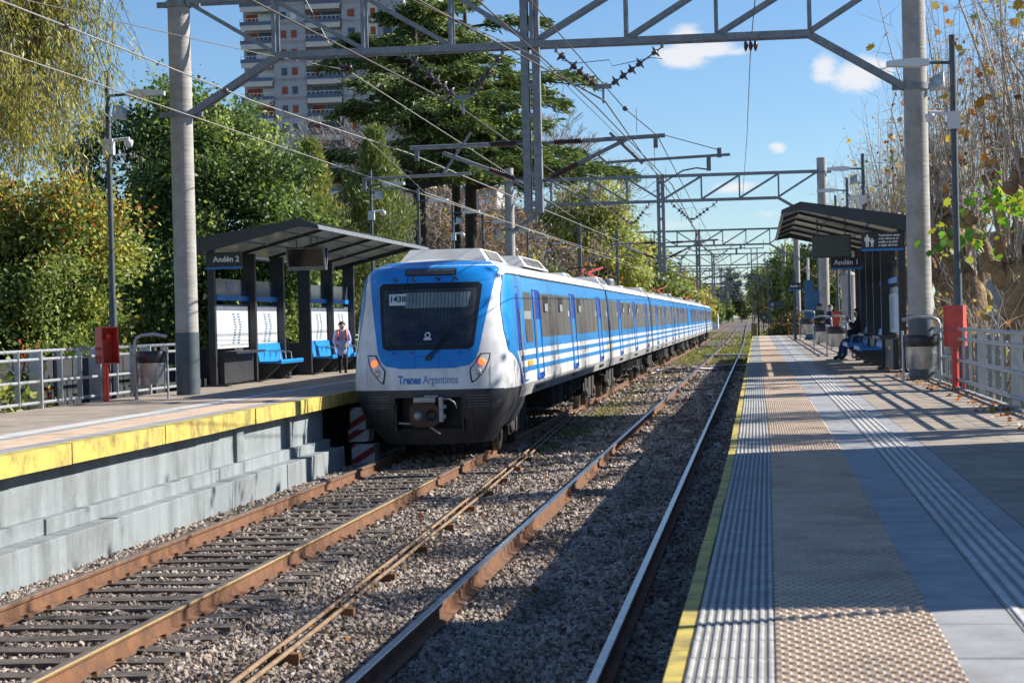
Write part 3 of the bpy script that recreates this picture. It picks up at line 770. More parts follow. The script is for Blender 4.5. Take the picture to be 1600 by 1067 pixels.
def ac_mesh(L_=3.6, W_2=.95, h=.27):
    mb = MB(); z0 = 3.58
    # sloped box with chamfered ends
    pr = [(0, z0), (.32, z0 + h), (L_ - .5, z0 + h), (L_, z0)]
    n = len(pr); hw = [W_2, W_2 - .18, W_2 - .18, W_2]
    vs = [(-hw[i], y, z) for i, (y, z) in enumerate(pr)] + [(hw[i], y, z) for i, (y, z) in enumerate(pr)]
    mb.add(vs, [(0, 1, 2, 3), (7, 6, 5, 4), (0, 4, 5, 1), (1, 5, 6, 2), (2, 6, 7, 3)], 0)
    for i in range(16):
        y = .75 + i * (L_ - 1.5) / 16
        mb.beam((W_2 - .015, y, z0 + .05), (W_2 - .15, y, z0 + h - .03), .05, .02, 1)
    return mb.mesh('air_conditioner', [TM['roof'], TM['sill']])
acm = ac_mesh(); acm2 = ac_mesh(2.6, .8, .2)
def roofbox_mesh():
    mb = MB()
    mb.lathe([(.28, 3.6), (.30, 3.65), (.27, 3.7), (.30, 3.75), (.27, 3.8), (.30, 3.85), (.25, 3.92), (0, 3.94)], 14, (.55, 0, 0))
    mb.box(-.6, .1, -.4, .6, 3.6, 3.78)
    return mb.mesh('roof_equipment', TM['galv'] if 'galv' in TM else MT['galv'])
rbm = roofbox_mesh()
def panto_mesh():
    mb = MB()
    for s in (-1, 1):
        mb.tube([(s * .4, 0, 3.9), (s * .4, 1.5, 3.9)], .03, 6)
        mb.tube([(s * .45, 0, 3.65), (s * .4, 0, 3.9)], .05, 8, 1); mb.tube([(s * .45, 1.5, 3.65), (s * .4, 1.5, 3.9)], .05, 8, 1)
    mb.beam((.35, 1.45, 3.93), (.1, .1, 4.08), .06, .06); mb.beam((-.35, 1.45, 3.93), (-.1, .1, 4.08), .06, .06); mb.beam((.1, .1, 4.1), (.55, 1.2, 4.30), .07, .05); mb.beam((-.1, .1, 4.1), (-.1, 1.2, 4.28), .05, .05)
    mb.tube([(-.75, 1.2, 4.22), (-.6, 1.2, 4.30), (0, 1.2, 4.33), (.6, 1.2, 4.30), (.75, 1.2, 4.22)], .022, 6, 1)
    mb.tube([(-.75, 1.4, 4.22), (-.6, 1.4, 4.30), (0, 1.4, 4.33), (.6, 1.4, 4.30), (.75, 1.4, 4.22)], .022, 6, 1)
    mb.box(-.4, .4, -.1, 0, 3.86, 3.92)
    return mb.mesh('pantograph', [TM['panto'], TM['blk']])
pgm = panto_mesh()

def make_car(idx, y0, L_, doors, wins, detail=True):
    """one carriage: body shell (part) with its doors, windows, bogies and roof gear (sub-parts)"""
    body = link('carriage', car_body(L_), train, (curve_x(FY + y0 + L_ / 2) * 1.0, y0, 0))
    for s in (-1, 1):
        for d in doors:
            o = link('door', dmesh[s], body, (0, d, 0))
        for (a, b, nv) in wins:
            key = (round(b - a, 2), s, nv)
            if key not in wmesh: wmesh[key] = window_mesh(b - a, s, nv)
            link('window', wmesh[key], body, (0, a, 0))
        # yellow service square near the carriage end, gutter line under the roof edge
        mb = MB(); flank(mb, L_ - .95, L_ - .62, 1.585, 1.695, .007, 0, s); mb.build('service_mark', TM['orange'], body)
    mb = MB()
    for s in (-1, 1): flank(mb, 0.02, L_ - .02, 3.335, 3.37, .022, 0, s)
    mb.build('gutter', TM['blk'], body)
    mb = MB()
    for d in doors:
        for s in (-1, 1): flank(mb, d, d + DW, 1.10, 1.17, .03, 0, s)
    mb.build('door_step', TM['blk'], body)
    for yb in (3.6, L_ - 3.9): link('bogie', bgm, body, (0, yb, 0))
    for e_ in eqm[idx % 3]: link('equipment_box', e_, body, (0, L_ / 2 - 4.4, 0))
    return body

# ---- leading carriage: nose + shell
NL = 3.0
nose_z = [.25, .40, .55, .70, .85, 1.0, 1.12, 1.25, 1.262, 1.45, 1.65, 1.85, 2.1, 2.35, 2.6, 2.85, 3.05, 3.2, 3.33, 3.40, 3.46, 3.52, 3.56, 3.60, 3.63, 3.65, 3.665]
mb = MB(); ths = np.linspace(-math.pi / 2, math.pi / 2, 129); nu = len(ths) + 2
for z in nose_z:
    w = Wd(z); row = []
    for th in ths:
        sx_ = math.copysign(abs(math.sin(th)) ** (2 / NP), math.sin(th)); cx_ = abs(math.cos(th)) ** (2 / NP)
        row.append((w * sx_, Y0n(z) + DP * (1 - cx_), z))
    row = [(-w, NL, z)] + row + [(w, NL, z)]
    mb.v += row
for j in range(len(nose_z) - 1):
    zc = (nose_z[j] + nose_z[j + 1]) / 2
    for i in range(nu - 1):
        # the coupler opening is cut out of the dark lower apron
        xa_ = (mb.v[j * nu + i][0] + mb.v[j * nu + i + 1][0]) / 2; yv = mb.v[j * nu + i][1]
        if .55 < zc < 1.13 and abs(xa_) < .62 and yv < .6: continue
        if zc < .98 and mb.v[j * nu + i][1] > 1.35 + (zc - .25) * .4 and (i < 2 or i > nu - 4): continue
        mb.f.append((j * nu + i, j * nu + i + 1, (j + 1) * nu + i + 1, (j + 1) * nu + i)); mb.m.append(1 if zc < 1.256 else 0); mb.sm.append(True)
topc = len(mb.v); mb.v += [(0, NL, 3.67)]
for i in range(nu - 1): mb.f.append(((len(nose_z) - 1) * nu + i, (len(nose_z) - 1) * nu + i + 1, topc)); mb.m.append(0); mb.sm.append(True)
nose = mb.build('cab_nose', [TM['white'], TM['grey']], train)
for m_ in nose.data.polygons: pass
# blue mask over the windscreen, screen, display, lamps
bm_out = [(1.645, .50), (1.66, .66), (1.70, .78), (1.78, .86), (1.95, .93), (2.4, 1.01), (2.9, 1.10), (3.2, 1.16), (3.45, 1.21), (3.62, .94)]
mask = front_patch('blue_mask', bm_out, 1.645, 3.60, TM['bluef'], nose, .006, nz=40, nx=30)
# edge ridge round the screen recess
ws_o = [(1.98, .76), (2.0, .81), (2.04, .84), (2.6, .90), (3.1, .95), (3.17, .945), (3.2, .89)]
front_patch('screen_surround', ws_o, 1.98, 3.20, TM['blk'], nose, .011, nz=26, nx=20)
# cab seen through the glass: flat patches in plain cab colours behind a glossy pane
ws_i = [(2.06, .74), (2.09, .78), (2.6, .835), (3.06, .87), (3.10, .84)]
front_patch('cab_interior', [(z, v + .0) for z, v in ws_i], 2.07, 3.09, TM['cab'], nose, .013)
front_patch('cab_blind', [(2.72, .70), (3.02, .76)], 2.74, 3.02, TM['blind'], nose, .015, left=[(2.72, -.45), (3.02, -.47)])
front_patch('desk', [(2.08, .52), (2.38, .52)], 2.1, 2.34, TM['cabseat'], nose, .0152, left=[(2.08, -.52), (2.38, -.52)])
mb = MB()
for i in range(22):
    x = -.70 + i * .066; vs, fs = zpatch([(2.1, x - .005), (3.06, x - .005)], [(2.1, x + .005), (3.06, x + .005)], 2.12, 3.05, lambda a, z: nose_p(a, z, .0175), 8, 2); mb.add(vs, fs)
mb.build('blind_cord', TM['cabseat'], nose)
front_patch('windscreen', ws_i, 2.06, 3.10, TM['glass'], nose, .024)
front_patch('number_placard', [(2.80, -.43), (3.02, -.43)], 2.79, 3.0, TM['textw'], nose, .027, left=[(2.80, -.74), (3.02, -.75)])
def nfn(cx_, cz_, off):
    return lambda c: nose_p(cx_ + c.x, cz_ + c.y, off + c.z)
text_mesh('1438', .155, TM['textd'], 'number', nose, fn=nfn(-.585, 2.90, .030), bold=.003, extrude=.001)
text_mesh('Trenes', .21, TM['text'], 'lettering', nose, fn=nfn(-.115, 1.435, .006), bold=.007, extrude=.001, squeeze=.70, align='RIGHT')
text_mesh('Argentinos', .21, TM['text'], 'lettering', nose, fn=nfn(-.075, 1.435, .006), extrude=.001, squeeze=.68, align='LEFT')
# little white emblem in the screen
mb = MB()
for k in range(16):
    a = 2 * math.pi * k / 16; b = 2 * math.pi * (k + 1) / 16
    mb.add([nose_p(.0 + .055 * math.cos(a), 2.24 + .055 * math.sin(a), .028), nose_p(.055 * math.cos(b), 2.24 + .055 * math.sin(b), .028), nose_p(.033 * math.cos(b), 2.24 + .033 * math.sin(b), .028), nose_p(.033 * math.cos(a), 2.24 + .033 * math.sin(a), .028)], [(0, 1, 2, 3)])
mb.add([nose_p(x, z, .028) for x, z in ((-.075, 2.15), (.075, 2.15), (.065, 2.19), (-.065, 2.19))], [(0, 1, 2, 3)])
mb.build('emblem', TM['textw'], nose)
front_patch('display_frame', [(3.33, .46), (3.35, .475), (3.44, .475), (3.46, .46)], 3.33, 3.46, TM['blk'], nose, .012)
front_patch('destination_display', [(3.35, .45), (3.44, .45)], 3.348, 3.442, TM['led'], nose, .016)
for x in (-.66, -.30, .14, .48):
    p_ = nose_p(x, 3.27, .0); MB().beam(p_ + Vector((-.03, -.01, .04)), p_ + Vector((.03, -.05, -.02)), .035, .025).build('handhold', TM['blk'], nose)
for x in (-.62, -.28, .2, .60):
    p_ = nose_p(x, 1.93, .0); MB().box(p_.x - .03, p_.x + .03, p_.y - .02, p_.y + .01, p_.z - .02, p_.z + .02).build('clip', TM['door'], nose)
# panel joints and fixings of the apron and the white pillars
for s in (-1, 1):
    mb = MB().tube([nose_p(s * .80, .30 + .09 * k, .003) for k in range(10)], .0045, 4); mb.build('panel_seam', TM['blk'], nose)
    MB().tube([nose_p(s * (.64 + .08 * k), 1.02, .003) for k in range(9)], .0035, 4).build('panel_seam', TM['blk'], nose)
    MB().tube([nose_p(s * 1.13, 1.32 + .10 * k, .001) for k in range(6)], .0025, 4).build('panel_seam', TM['sill'], nose)
    for (x, z) in ((.86, .95), (.86, .70), (.74, .95), (1.15, .98), (1.0, 1.2), (.7, 1.2)):
        MB().lathe([(.013, 0), (.010, .006), (0, .007)], 8, (0, 0, 0)).build('bolt', TM['steel'], nose, nose_p(s * x, z, .002), 0)
MB().tube([nose_p(-1.35 + .09 * k, 1.256, .002) for k in range(31)], .005, 4).build('panel_seam', TM['blk'], nose)
MB().tube([nose_p(-.60 + .08 * k, .53, .004) for k in range(16)], .010, 5).build('apron_lip', TM['under'], nose)
# wipers
def onn(x, z, off=.045): return nose_p(x, z, off)
w = thing  # noqa
MB().tube([onn(.06, 1.84), onn(.20, 1.98), onn(.40, 2.30)], .012, 5).tube([onn(.22, 2.02), onn(.40, 2.42)], .014, 5).tube([onn(-.01, 1.84), onn(.12, 1.96), onn(.32, 2.22)], .012, 5).box(-.03, .09, nose_y(0, 1.83) - .06, nose_y(0, 1.83), 1.80, 1.87).build('wiper', TM['blk'], nose)
MB().tube([onn(-.41, 2.05, .03), onn(-.42, 3.3, .03)], .006, 4).tube([onn(.40, 2.05, .03), onn(.415, 3.3, .03)], .006, 4).build('screen_cable', TM['blk'], nose)
mb = MB()
for i in range(12):      # thin panel joint of the hatch under the screen
    pass
for (x0_, z0_, x1_, z1_) in ((-.22, 1.67, -.22, 1.86), (.22, 1.67, .22, 1.86), (-.22, 1.86, .22, 1.86)):
    mb.tube([nose_p(x0_ + (x1_ - x0_) * t_ / 4, z0_ + (z1_ - z0_) * t_ / 4, .006) for t_ in range(5)], .004, 4)
mb.build('hatch_seam', TM['door'], nose)
for s in (-1, 1):
    # slanted head-lamp cluster: tall outer edge, pointed lower inner corner
    o_ = [(1.37, .82), (1.45, .92), (1.60, 1.045), (1.75, 1.105), (1.90, 1.135)]; i_ = [(1.37, .80), (1.42, .79), (1.60, .765), (1.66, .80), (1.72, .86), (1.90, .955)]
    def sgn(a): return [(z, s * v) for z, v in a]
    front_patch('lamp_frame', sgn(o_), 1.372, 1.90, TM['blk'], nose, .010, left=sgn(i_), nz=18, nx=6)
    o2 = [(1.40, .835), (1.46, .90), (1.60, 1.02), (1.75, 1.08), (1.88, 1.11)]; i2 = [(1.40, .82), (1.45, .815), (1.60, .79), (1.66, .825), (1.73, .885), (1.88, .975)]
    lf = front_patch('headlight', sgn(o2), 1.41, 1.88, TM['white'], nose, .013, left=sgn(i2), nz=18, nx=6)
    for (x, z, r_, m_) in ((s * .985, 1.745, .062, TM['red']), (s * .925, 1.565, .062, TM['lens'])):
        c_ = nose_p(x, z, .014); nn = nose_n(x, z); q_ = nn.to_track_quat('Z', 'Y')
        mb = MB(); mb.lathe([(r_, 0), (r_, .012), (r_ * .72, .026), (0, .03)], 16)
        o = mb.build('tail_lamp' if m_ is TM['red'] else 'lamp_reflector', m_, nose, c_); o.rotation_mode = 'QUATERNION'; o.rotation_quaternion = q_
    # louvres in the apron
    mb = MB()
    for i in range(5):
        vs, fs = zpatch([(1.16 - i * .05, s * .72), (1.14 - i * .05, s * .72)][::-1], [(1.14 - i * .05, s * 1.10), (1.16 - i * .05, s * 1.10)], 1.14 - i * .05, 1.16 - i * .05, lambda a, z: nose_p(a, z, .022), 2, 6); mb.add(vs, fs)
    mb.build('louvre', MT['galv_dark'], nose)
mb = MB()
# apron opening: dark recess, coupler, beam
mb.box(-.63, .63, .75, .80, .5, 1.14).box(-.63, -.60, .15, .8, .5, 1.14).box(.60, .63, .15, .8, .5, 1.14).build('coupler_recess', TM['blk'], nose)
mb = MB(); mb.box(-.52, .42, .06, .14, 1.13, 1.25); mb.build('buffer_beam', MT['timber'], nose)
MB().box(-.92, -.64, .10, .13, 1.155, 1.235).build('beam_plate', mat('faded_yellow', (.30, .27, .07), .8, nscale=14), nose)
mb = MB()
mb.prism([(-.30, .66), (-.20, .60), (.12, .60), (.22, .66), (.22, .95), (.14, 1.02), (-.24, 1.02), (-.30, .95)], -.18, .05, 0)
mb.box(-.2, .1, .05, .75, .68, .95)
cp = mb.build('coupler', [TM['coupler']], nose, (.0, 0, 0))
MB().lathe([(0, -.14), (.10, -.12), (.10, 0), (0, 0)], 14, (-.15, -.18, .80), 0, 'Y').build('coupler_cone', TM['steel'], cp) if False else MB().lathe([(0, -.13), (.05, -.12), (.095, 0), (0, 0)], 14, (-.15, -.18, .80), 0, 'Y').build('coupler_cone', TM['steel'], nose)
MB().lathe([(.105, -.012), (.105, 0), (0, 0.0)], 14, (.09, -.181, .81), 0, 'Y').build('coupler_socket', TM['blk'], nose)
MB().box(-.24, .16, -.14, .02, 1.03, 1.13).box(.22, .30, -.16, 0, .68, 1.13).box(-.05, .20, -.10, 0, 1.13, 1.165).box(.28, .34, -.12, -.02, .74, .82).box(.28, .35, -.12, -.02, .92, .99).build('coupler_box', TM['steel'], nose, bevel=.012)
MB().tube([(.30, -.1, 1.10), (.42, -.12, 1.09), (.50, -.1, 1.03), (.54, -.04, .93)], .014, 6).build('air_hose', TM['steel'], nose)
MB().tube([(.02, -.1, .62), (.24, -.16, .47)], .018, 6).tube([(-.55, .1, .66), (-.28, 0, .65)], .02, 6).build('coupler_lever', TM['steel'], nose)
# side of the nose: blue field, white sweep, stripes, cab door, cab window
for s in (-1, 1):
    def sp_(a, z, off=.005, s=s): return side_p(a, z, s, off)
    def spatch(name, Lf, Rt, z0, z1, m, off=.005, nz=24, nx=12, par=nose):
        vs, fs = zpatch(Lf, Rt, z0, z1, lambda a, z: sp_(a, z, off), nz, nx); mbq = MB(); mbq.add(vs, fs, 0, True); return mbq.build(name, m, par)
    far = [(1.0, NL), (3.4, NL)]
    spatch('blue_flank', [(1.262, 1.98), (1.36, 1.92), (1.50, 1.80), (1.66, 1.62), (1.80, 1.22), (1.88, .85), (1.92, .68), (2.3, .66), (2.7, .74), (3.0, .88), (3.33, 1.12)], far, 1.262, 3.33, TM['blue'], .011, 40, 64)
    spatch('white_sweep', [(1.262, 2.16), (1.4, 2.08), (1.6, 1.90), (1.75, 1.70), (1.905, 1.42)], [(1.262, 2.20), (1.4, 2.15), (1.6, 2.02), (1.75, 1.95), (1.905, 1.90)], 1.262, 1.90, TM['white'], .014, 16, 4)
    for (a, b, l_) in ((1.26, 1.47, 2.16), (1.58, 1.70, 1.98), (1.80, 1.905, 1.75)):
        spatch('white_stripe', [(a, l_), (b, l_ - .08)], far, a, b, TM['white'], .014, 3, 40)
    spatch('sill', [(1.0, 1.9), (1.26, 1.9)], far, 1.02, 1.258, TM['sill'], .006, 4, 6)
    spatch('cab_door_recess', [(1.3, 1.75), (3.12, 1.75)], [(1.3, 2.15), (3.12, 2.15)], 1.3, 3.12, TM['door'], .012, 12, 4)
    spatch('handrail', [(1.3, 2.22), (3.0, 2.22)], [(1.3, 2.34), (3.0, 2.34)], 1.3, 2.65, TM['sill'], .028, 8, 3)
    spatch('cab_side_window', [(2.02, 3.25), (2.12, 3.15), (2.95, 2.80), (3.05, 2.90)], [(2.02, 4.3), (2.1, 4.38), (3.05, 4.38)], 2.04, 3.03, TM['win'], .010, 14, 6)
    spatch('window_notice', [(2.50, 3.0), (2.66, 3.0)], [(2.50, 4.2), (2.66, 4.2)], 2.50, 2.66, TM['pane'], .013, 2, 4)
    spatch('service_mark', [(1.585, 3.15), (1.69, 3.15)], [(1.585, 3.95), (1.69, 3.95)], 1.585, 1.695, TM['orange'], .011, 2, 3)
    spatch('gutter', [(3.34, 1.25), (3.37, 1.28)], [(3.3, NL), (3.4, NL)], 3.335, 3.365, TM['blk'], .012, 2, 10)

# doors measured from the photograph, in metres behind the nose tip
c1L = 25.2 - NL
d1 = [4.65 - NL, 12.75 - NL, 20.95 - NL]
w1 = [(6.1 - NL, 12.6 - NL, 2), (14.2 - NL, 20.8 - NL, 1), (22.4 - NL, 24.85 - NL, 0)]
car = make_car(0, NL + .001, c1L - .15, d1, w1)
link('bogie', bgm, nose, (0, 2.75, 0)) if False else None
for ch in [c for c in car.children if c.name.startswith('bogie')][:1]: ch.location.y = .9
link('air_conditioner', ac_mesh(3.4, .84, .26), car, (.10, -1.5, .02)); link('air_conditioner', ac_mesh(4.8, 1.02, .25), car, (.12, 3.0, .02))
link('air_conditioner', acm2, car, (0, 16.2, 0))
Y = 25.2
cars = []
for i in range(6):
    if i == 3:
        pass
    L_ = CARL - .5
    dd = [4.1, 12.2, 20.3]; ww = [(.2, 3.95, 0), (5.55, 12.05, 2), (13.65, 20.15, 1), (21.75, 23.9, 0)]
    if i == 2: ww = ww[:3]
    if i == 3: ww = ww[1:]
    c = make_car(i + 1, Y + .25, L_, dd, ww)
    link('air_conditioner', acm, c, (0, 3.2, 0))
    link('air_conditioner', acm2, c, (0, 17.2, 0))
    if i in (0, 2, 4): link('pantograph', pgm, c, (0, 8.4, 0)); link('roof_equipment', rbm, c, (0, 11.2, 0))
    # black rubber gangway to the carriage before
    if i != 3: MB().box(-1.1, 1.1, -.50, -.02, 1.05, 3.45).build('gangway', TM['blk'], c)
    if i in (2, 3):    # cab ends coupled back to back: pale blue and white end fairing
        y0_ = L_ - .9 if i == 2 else 0.0
        mb = MB()
        for s in (-1, 1): flank(mb, y0_, y0_ + .9, 1.27, 3.33, .01, 0, s)
        mb.build('cab_fairing', TM['white'] if i == 2 else TM['blue'], c)
    Y += CARL
# ================================================================== OVERHEAD LINE
def portal_proto(Y):
    t = thing('overhead_portal', 'x', 'overhead line portal', (0, Y, 0), 0, 'lattice portals carrying the overhead wires')
    xl, xr, zt, zb = -10.92, 3.0, 8.76, 7.65
    for (x, z0) in ((xl, 1.2), (xr, 1.2)):
        MB().tube([(x, 0, z0), (x, 0, 9.35)], [.222, .212], 20).build('pole', MT['concrete_pole'], t)
        MB().tube([(x, 0, z0 - .3), (x, 0, 2.40)], .228, 20).build('pole_base_band', MT['pole_dark'], t)
        for z in (8.72, 6.60): MB().tube([(x, 0, z - .06), (x, 0, z + .06)], .25, 16).box(x - .42, x - .2, -.05, .05, z - .05, z + .05).box(x + .2, x + .42, -.05, .05, z - .05, z + .05).build('pole_clamp', MT['galv'], t)
    J = [-9.02, -7.29, -5.61, -4.07, -2.30, -.62, 1.10]
    for s, dy in ((0, -.17), (1, .17)):
        MB().box(xl + .2, xr - .2, dy - .035, dy + .035, zt - .06, zt + .06).build('top_chord', MT['galv'], t)
        MB().box(J[0], J[-1], dy - .035, dy + .035, zb - .06, zb + .06).build('bottom_chord', MT['galv'], t)
        for x in J: MB().box(x - .035, x + .035, dy - .02, dy + .02, zb + .061, zt - .061).build('vertical', MT['galv'], t)
        tops = [xl + .25] + J[:3]
        for a, b in zip(tops, J[:4]): MB().beam((a, dy + .045, zt - .05), (b, dy + .045, zb + .05), .05, .075).build('diagonal', MT['galv'], t)
        tops = J[4:] + [xr - .25]
        for a, b in zip(J[3:], tops): MB().beam((a, dy + .045, zb + .05), (b, dy + .045, zt - .05), .05, .075).build('diagonal', MT['galv'], t)
    MB().beam((J[0], -.1, zb - .02), (xl + .2, -.1, 6.6), .07, .12).build('strut', MT['galv'], t)
    MB().beam((J[0], .1, zb - .02), (xl + .2, .1, 6.6), .07, .12).build('strut', MT['galv'], t)
    MB().beam((J[-1], -.1, zb - .02), (xr - .2, -.1, 6.6), .07, .12).build('strut', MT['galv'], t)
    MB().beam((J[-1], .1, zb - .02), (xr - .2, .1, 6.6), .07, .12).build('strut', MT['galv'], t)
    mb = MB(); xm = -4.12                                  # the drop mast: two channels and battens
    for s in (-1, 1):
        mb.box(xm + s * .105 - .07, xm + s * .105 + .07, -.12, -.10, 4.5, 8.85)
        mb.box(xm + s * .17 - .006, xm + s * .17 + .006, -.10, .12, 4.5, 8.85); mb.box(xm + s * .105 - .07, xm + s * .105 + .07, .10, .12, 4.5, 8.85)
    for i in range(8): mb.box(xm - .034, xm + .034, -.118, -.105, 4.6 + i * .55, 4.72 + i * .55)
    mb.box(xm - .06, xm - .03, -.03, .03, 4.3, 4.5).box(xm + .03, xm + .06, -.03, .03, 4.3, 4.5)
    mb.build('drop_mast', MT['galv'], t)
    return t
def rod_ins(parent, a, b, n=14, r=.075):
    """ribbed post insulator between two points"""
    a = Vector(a); b = Vector(b); L_ = (b - a).length; prof = [(.03, 0)]
    for i in range(n):
        h = L_ * (i + .5) / n; prof += [(r * .55, h - L_ / n * .3), (r, h), (r * .55, h + L_ / n * .3)]
    prof += [(.03, L_)]
    o = MB().lathe(prof, 10).build('insulator', MT['porc'], parent, a); o.rotation_mode = 'QUATERNION'; o.rotation_quaternion = (b - a).to_track_quat('Z', 'Y'); return o
def cantilever(Y, side):
    """hinged arm carrying the wires of one track; side +1 right, -1 left"""
    nm = 'right' if side > 0 else 'left'
    t = thing('cantilever_arm', 'x', 'cantilever arm', (0, Y, 0), 0, 'cantilever arms on the drop masts')
    xm = -4.12 + side * .17
    if side > 0:
        up0, up1 = (-3.85, 5.81), (-1.62, 5.87); i0, i1 = (-3.72, 5.81), (-3.18, 5.82)
        lo0, lo1 = (-3.88, 5.10), (-2.30, 5.84); j0, j1 = (-3.78, 5.15), (-3.26, 5.40)
        reg = [(-2.73, 5.40), (-.42, 5.47)]
    else:
        up0, up1 = (-4.38, 5.82), (-6.47, 5.80); i0, i1 = (-4.42, 5.82), (-4.92, 5.81)
        lo0, lo1 = (-4.42, 5.13), (-5.84, 5.69); j0, j1 = (-4.48, 5.15), (-4.95, 5.34)
        reg = [(-7.38, 5.24), (-5.31, 5.28)]
    def T(p, q, r, name, m=MT['galv'], n=8): MB().tube([(p[0], 0, p[1]), (q[0], 0, q[1])], r, n).build(name, m, t)
    T((xm, up0[1]), i0, .03, 'hinge', MT['galv_dark']); T(i1, up1, .042, 'top_tube'); rod_ins(t, (i0[0], 0, i0[1]), (i1[0], 0, i1[1]))
    T((xm, lo0[1]), j0, .03, 'hinge', MT['galv_dark']); T(j1, lo1, .038, 'bracket_tube'); rod_ins(t, (j0[0], 0, j0[1]), (j1[0], 0, j1[1]))
    T(reg[0], reg[1], .028, 'registration_tube')
    if side > 0:
        T((-2.65, 5.96), (-2.05, 5.36), .035, 'stay_tube', MT['galv_dark']); T((-2.9, 5.56), (-2.73, 5.40), .03, 'link')
        T((-1.62, 5.87), (-.62, 5.56), .008, 'stay_wire', MT['wire'], 4)
        [MB().box(*q_).build('clamp', MT['galv_dark'], t) for q_ in ((-.86, -.78, -.04, .04, 5.18, 5.46), (-1.84, -1.76, -.03, .03, 5.64, 5.84), (-.66, -.58, -.03, .03, 5.42, 5.60))]
        MB().tube([(-.82, 0, 5.20), (-1.05, 0, 5.24), (-1.3, 0, 5.20), (-1.5, 0, 5.09), (-1.66, 0, 4.99), (-1.78, 0, 4.97)], .016, 6).build('steady_arm', MT['galv_dark'], t)
    else:
        T((-5.29, 6.06), (-5.87, 5.25), .025, 'drop_tube'); [MB().box(*q_).build('clamp', MT['galv_dark'], t) for q_ in ((-6.38, -6.30, -.03, .03, 5.55, 5.78), (-7.40, -7.33, -.03, .03, 5.0, 5.24))]
        MB().tube([(-7.36, 0, 5.03), (-7.0, 0, 5.06), (-6.6, 0, 5.02), (-6.25, 0, 4.94)], .016, 6).build('steady_arm', MT['galv_dark'], t)
    return t
def disc_mesh():
    return MB().lathe([(0, -.02), (.03, -.02), (.035, 0), (.12, .012), (.125, .022), (.07, .045), (.045, .055), (.04, .10), (.015, .11), (0, .11)], 12).mesh('disc', MT['porc_grey'])
dsc = disc_mesh()
def vstring(Y, xa, xb, xc, zc):
    """V-shaped pair of disc insulator strings under the truss"""
    t = thing('insulator_string', 'x', 'insulator string', (0, Y, 0), 0, 'V-shaped strings of disc insulators')
    for x0 in (xa, xb):
        a = Vector((x0, 0, 7.52)); b = Vector((xc + (.12 if x0 > xc else -.12), 0, zc)); d = (b - a).normalized(); L_ = (b - a).length
        MB().tube([a, b], .016, 5).build('link_rod', MT['galv'], t)
        MB().box(x0 - .03, x0 + .03, -.03, .03, 7.5, 7.6).build('hanger', MT['galv'], t)
        for k in range(5):
            f = (.24 + .155 * k) if k else .10
            o = link('disc', dsc, t, a + d * (L_ * f)); o.rotation_mode = 'QUATERNION'; o.rotation_quaternion = d.to_track_quat('Z', 'Y')
    MB().box(xc - .16, xc + .16, -.015, .015, zc - .05, zc + .04).box(xc - .02, xc + .02, -.02, .02, zc - .32, zc - .04).build('yoke_plate', MT['galv'], t)
    MB().tube([(xa + .1, 0, 7.35), (xa + .35, 0, 7.28), ((xa + xb) / 2, 0, 7.32), ((xa + xb) / 2 + .05, 0, 7.2), (xb - .2, 0, 7.33), (xb, 0, 7.3)], .007, 4).build('jumper', MT['wire'], t)
    return t
PY = [37.4, 89.0, 146.0, 203.0, 262.0, 322.0, 385.0]
names = ['nearest', 'second', 'third', 'fourth', 'fifth', 'sixth', 'farthest']
P0 = portal_proto(PY[0]); A0 = cantilever(PY[0], 1); B0 = cantilever(PY[0], -1)
V0 = vstring(PY[0], -3.63, -1.64, -2.76, 6.83); V1 = vstring(PY[0], -6.44, -4.65, -5.43, 6.73)
for i, y in enumerate(PY):
    L1 = f'{names[i]} galvanised lattice portal across both tracks, on round concrete poles'
    if i == 0:
        P0['label'] = L1; A0['label'] = 'nearest cantilever arm reaching right over the empty track'; B0['label'] = 'nearest cantilever arm reaching left over the train track'
        V0['label'] = 'nearest V of disc insulators, hanging right of the drop mast'; V1['label'] = 'nearest V of disc insulators, hanging left of the drop mast in front of the cedar'
        continue
    dx = curve_x(y)
    dup(P0, (dx, y, 0), L1)
    dup(A0, (dx, y, 0), f'{names[i]} cantilever arm reaching right, on the {names[i]} portal from the camera')
    dup(B0, (dx, y, 0), f'{names[i]} cantilever arm reaching left, on the {names[i]} portal from the camera')
    if i < 4:
        dup(V0, (dx, y, 0), f'V of disc insulators right of the mast on the {names[i]} portal'); dup(V1, (dx, y, 0), f'V of disc insulators left of the mast on the {names[i]} portal')

def wire(label, pts, r=.009, m=None, sag=0.0):
    P = []
    for i in range(len(pts) - 1):
        a = Vector(pts[i]); b = Vector(pts[i + 1]); n = 10
        for k in range(n):
            f = k / n; p = a.lerp(b, f); p.z -= sag * 4 * f * (1 - f) * (b - a).length / 50; P.append(p)
    P.append(Vector(pts[-1]))
    o = MB().tube(P, r, 4).build('overhead_wire', m or MT['wire']); tag(o, label, 'overhead wire'); return o
WP = MT['wire_light']
far_ = [(y, curve_x(y)) for y in PY[1:]]
def W3(x, y, Y_):      # place a wire point by its measured direction and its distance down the line
    d = fv + rv * ((x - 800) / 3111.0) + uv * ((533.5 - y) / 3111.0); k = Y_ / d.y
    return (d.x * k, Y_, 2.453 + d.z * k)
wire('pale messenger wire of the train track, passing the end of the left cantilever', [W3(-60, -22, 20.5), W3(102, 41, 23.5), W3(400, 160, 30), W3(640, 240, 37.4)] + [(-5.9 + d, y, 5.9) for y, d in far_], .012, WP)
wire('pale wire at the end of the left registration tube, lowest over the left platform', [W3(-60, 60, 19.5), W3(189, 144, 24), W3(400, 216, 30), W3(572, 275, 37.4)] + [(-6.3 + d, y, 5.25) for y, d in far_], .009, WP)
wire('contact wire of the train track', [W3(560, 205, 29), (-6.2, 37.4, 4.95)] + [(-6.0 + d, y, 5.0) for y, d in far_], .008, WP)
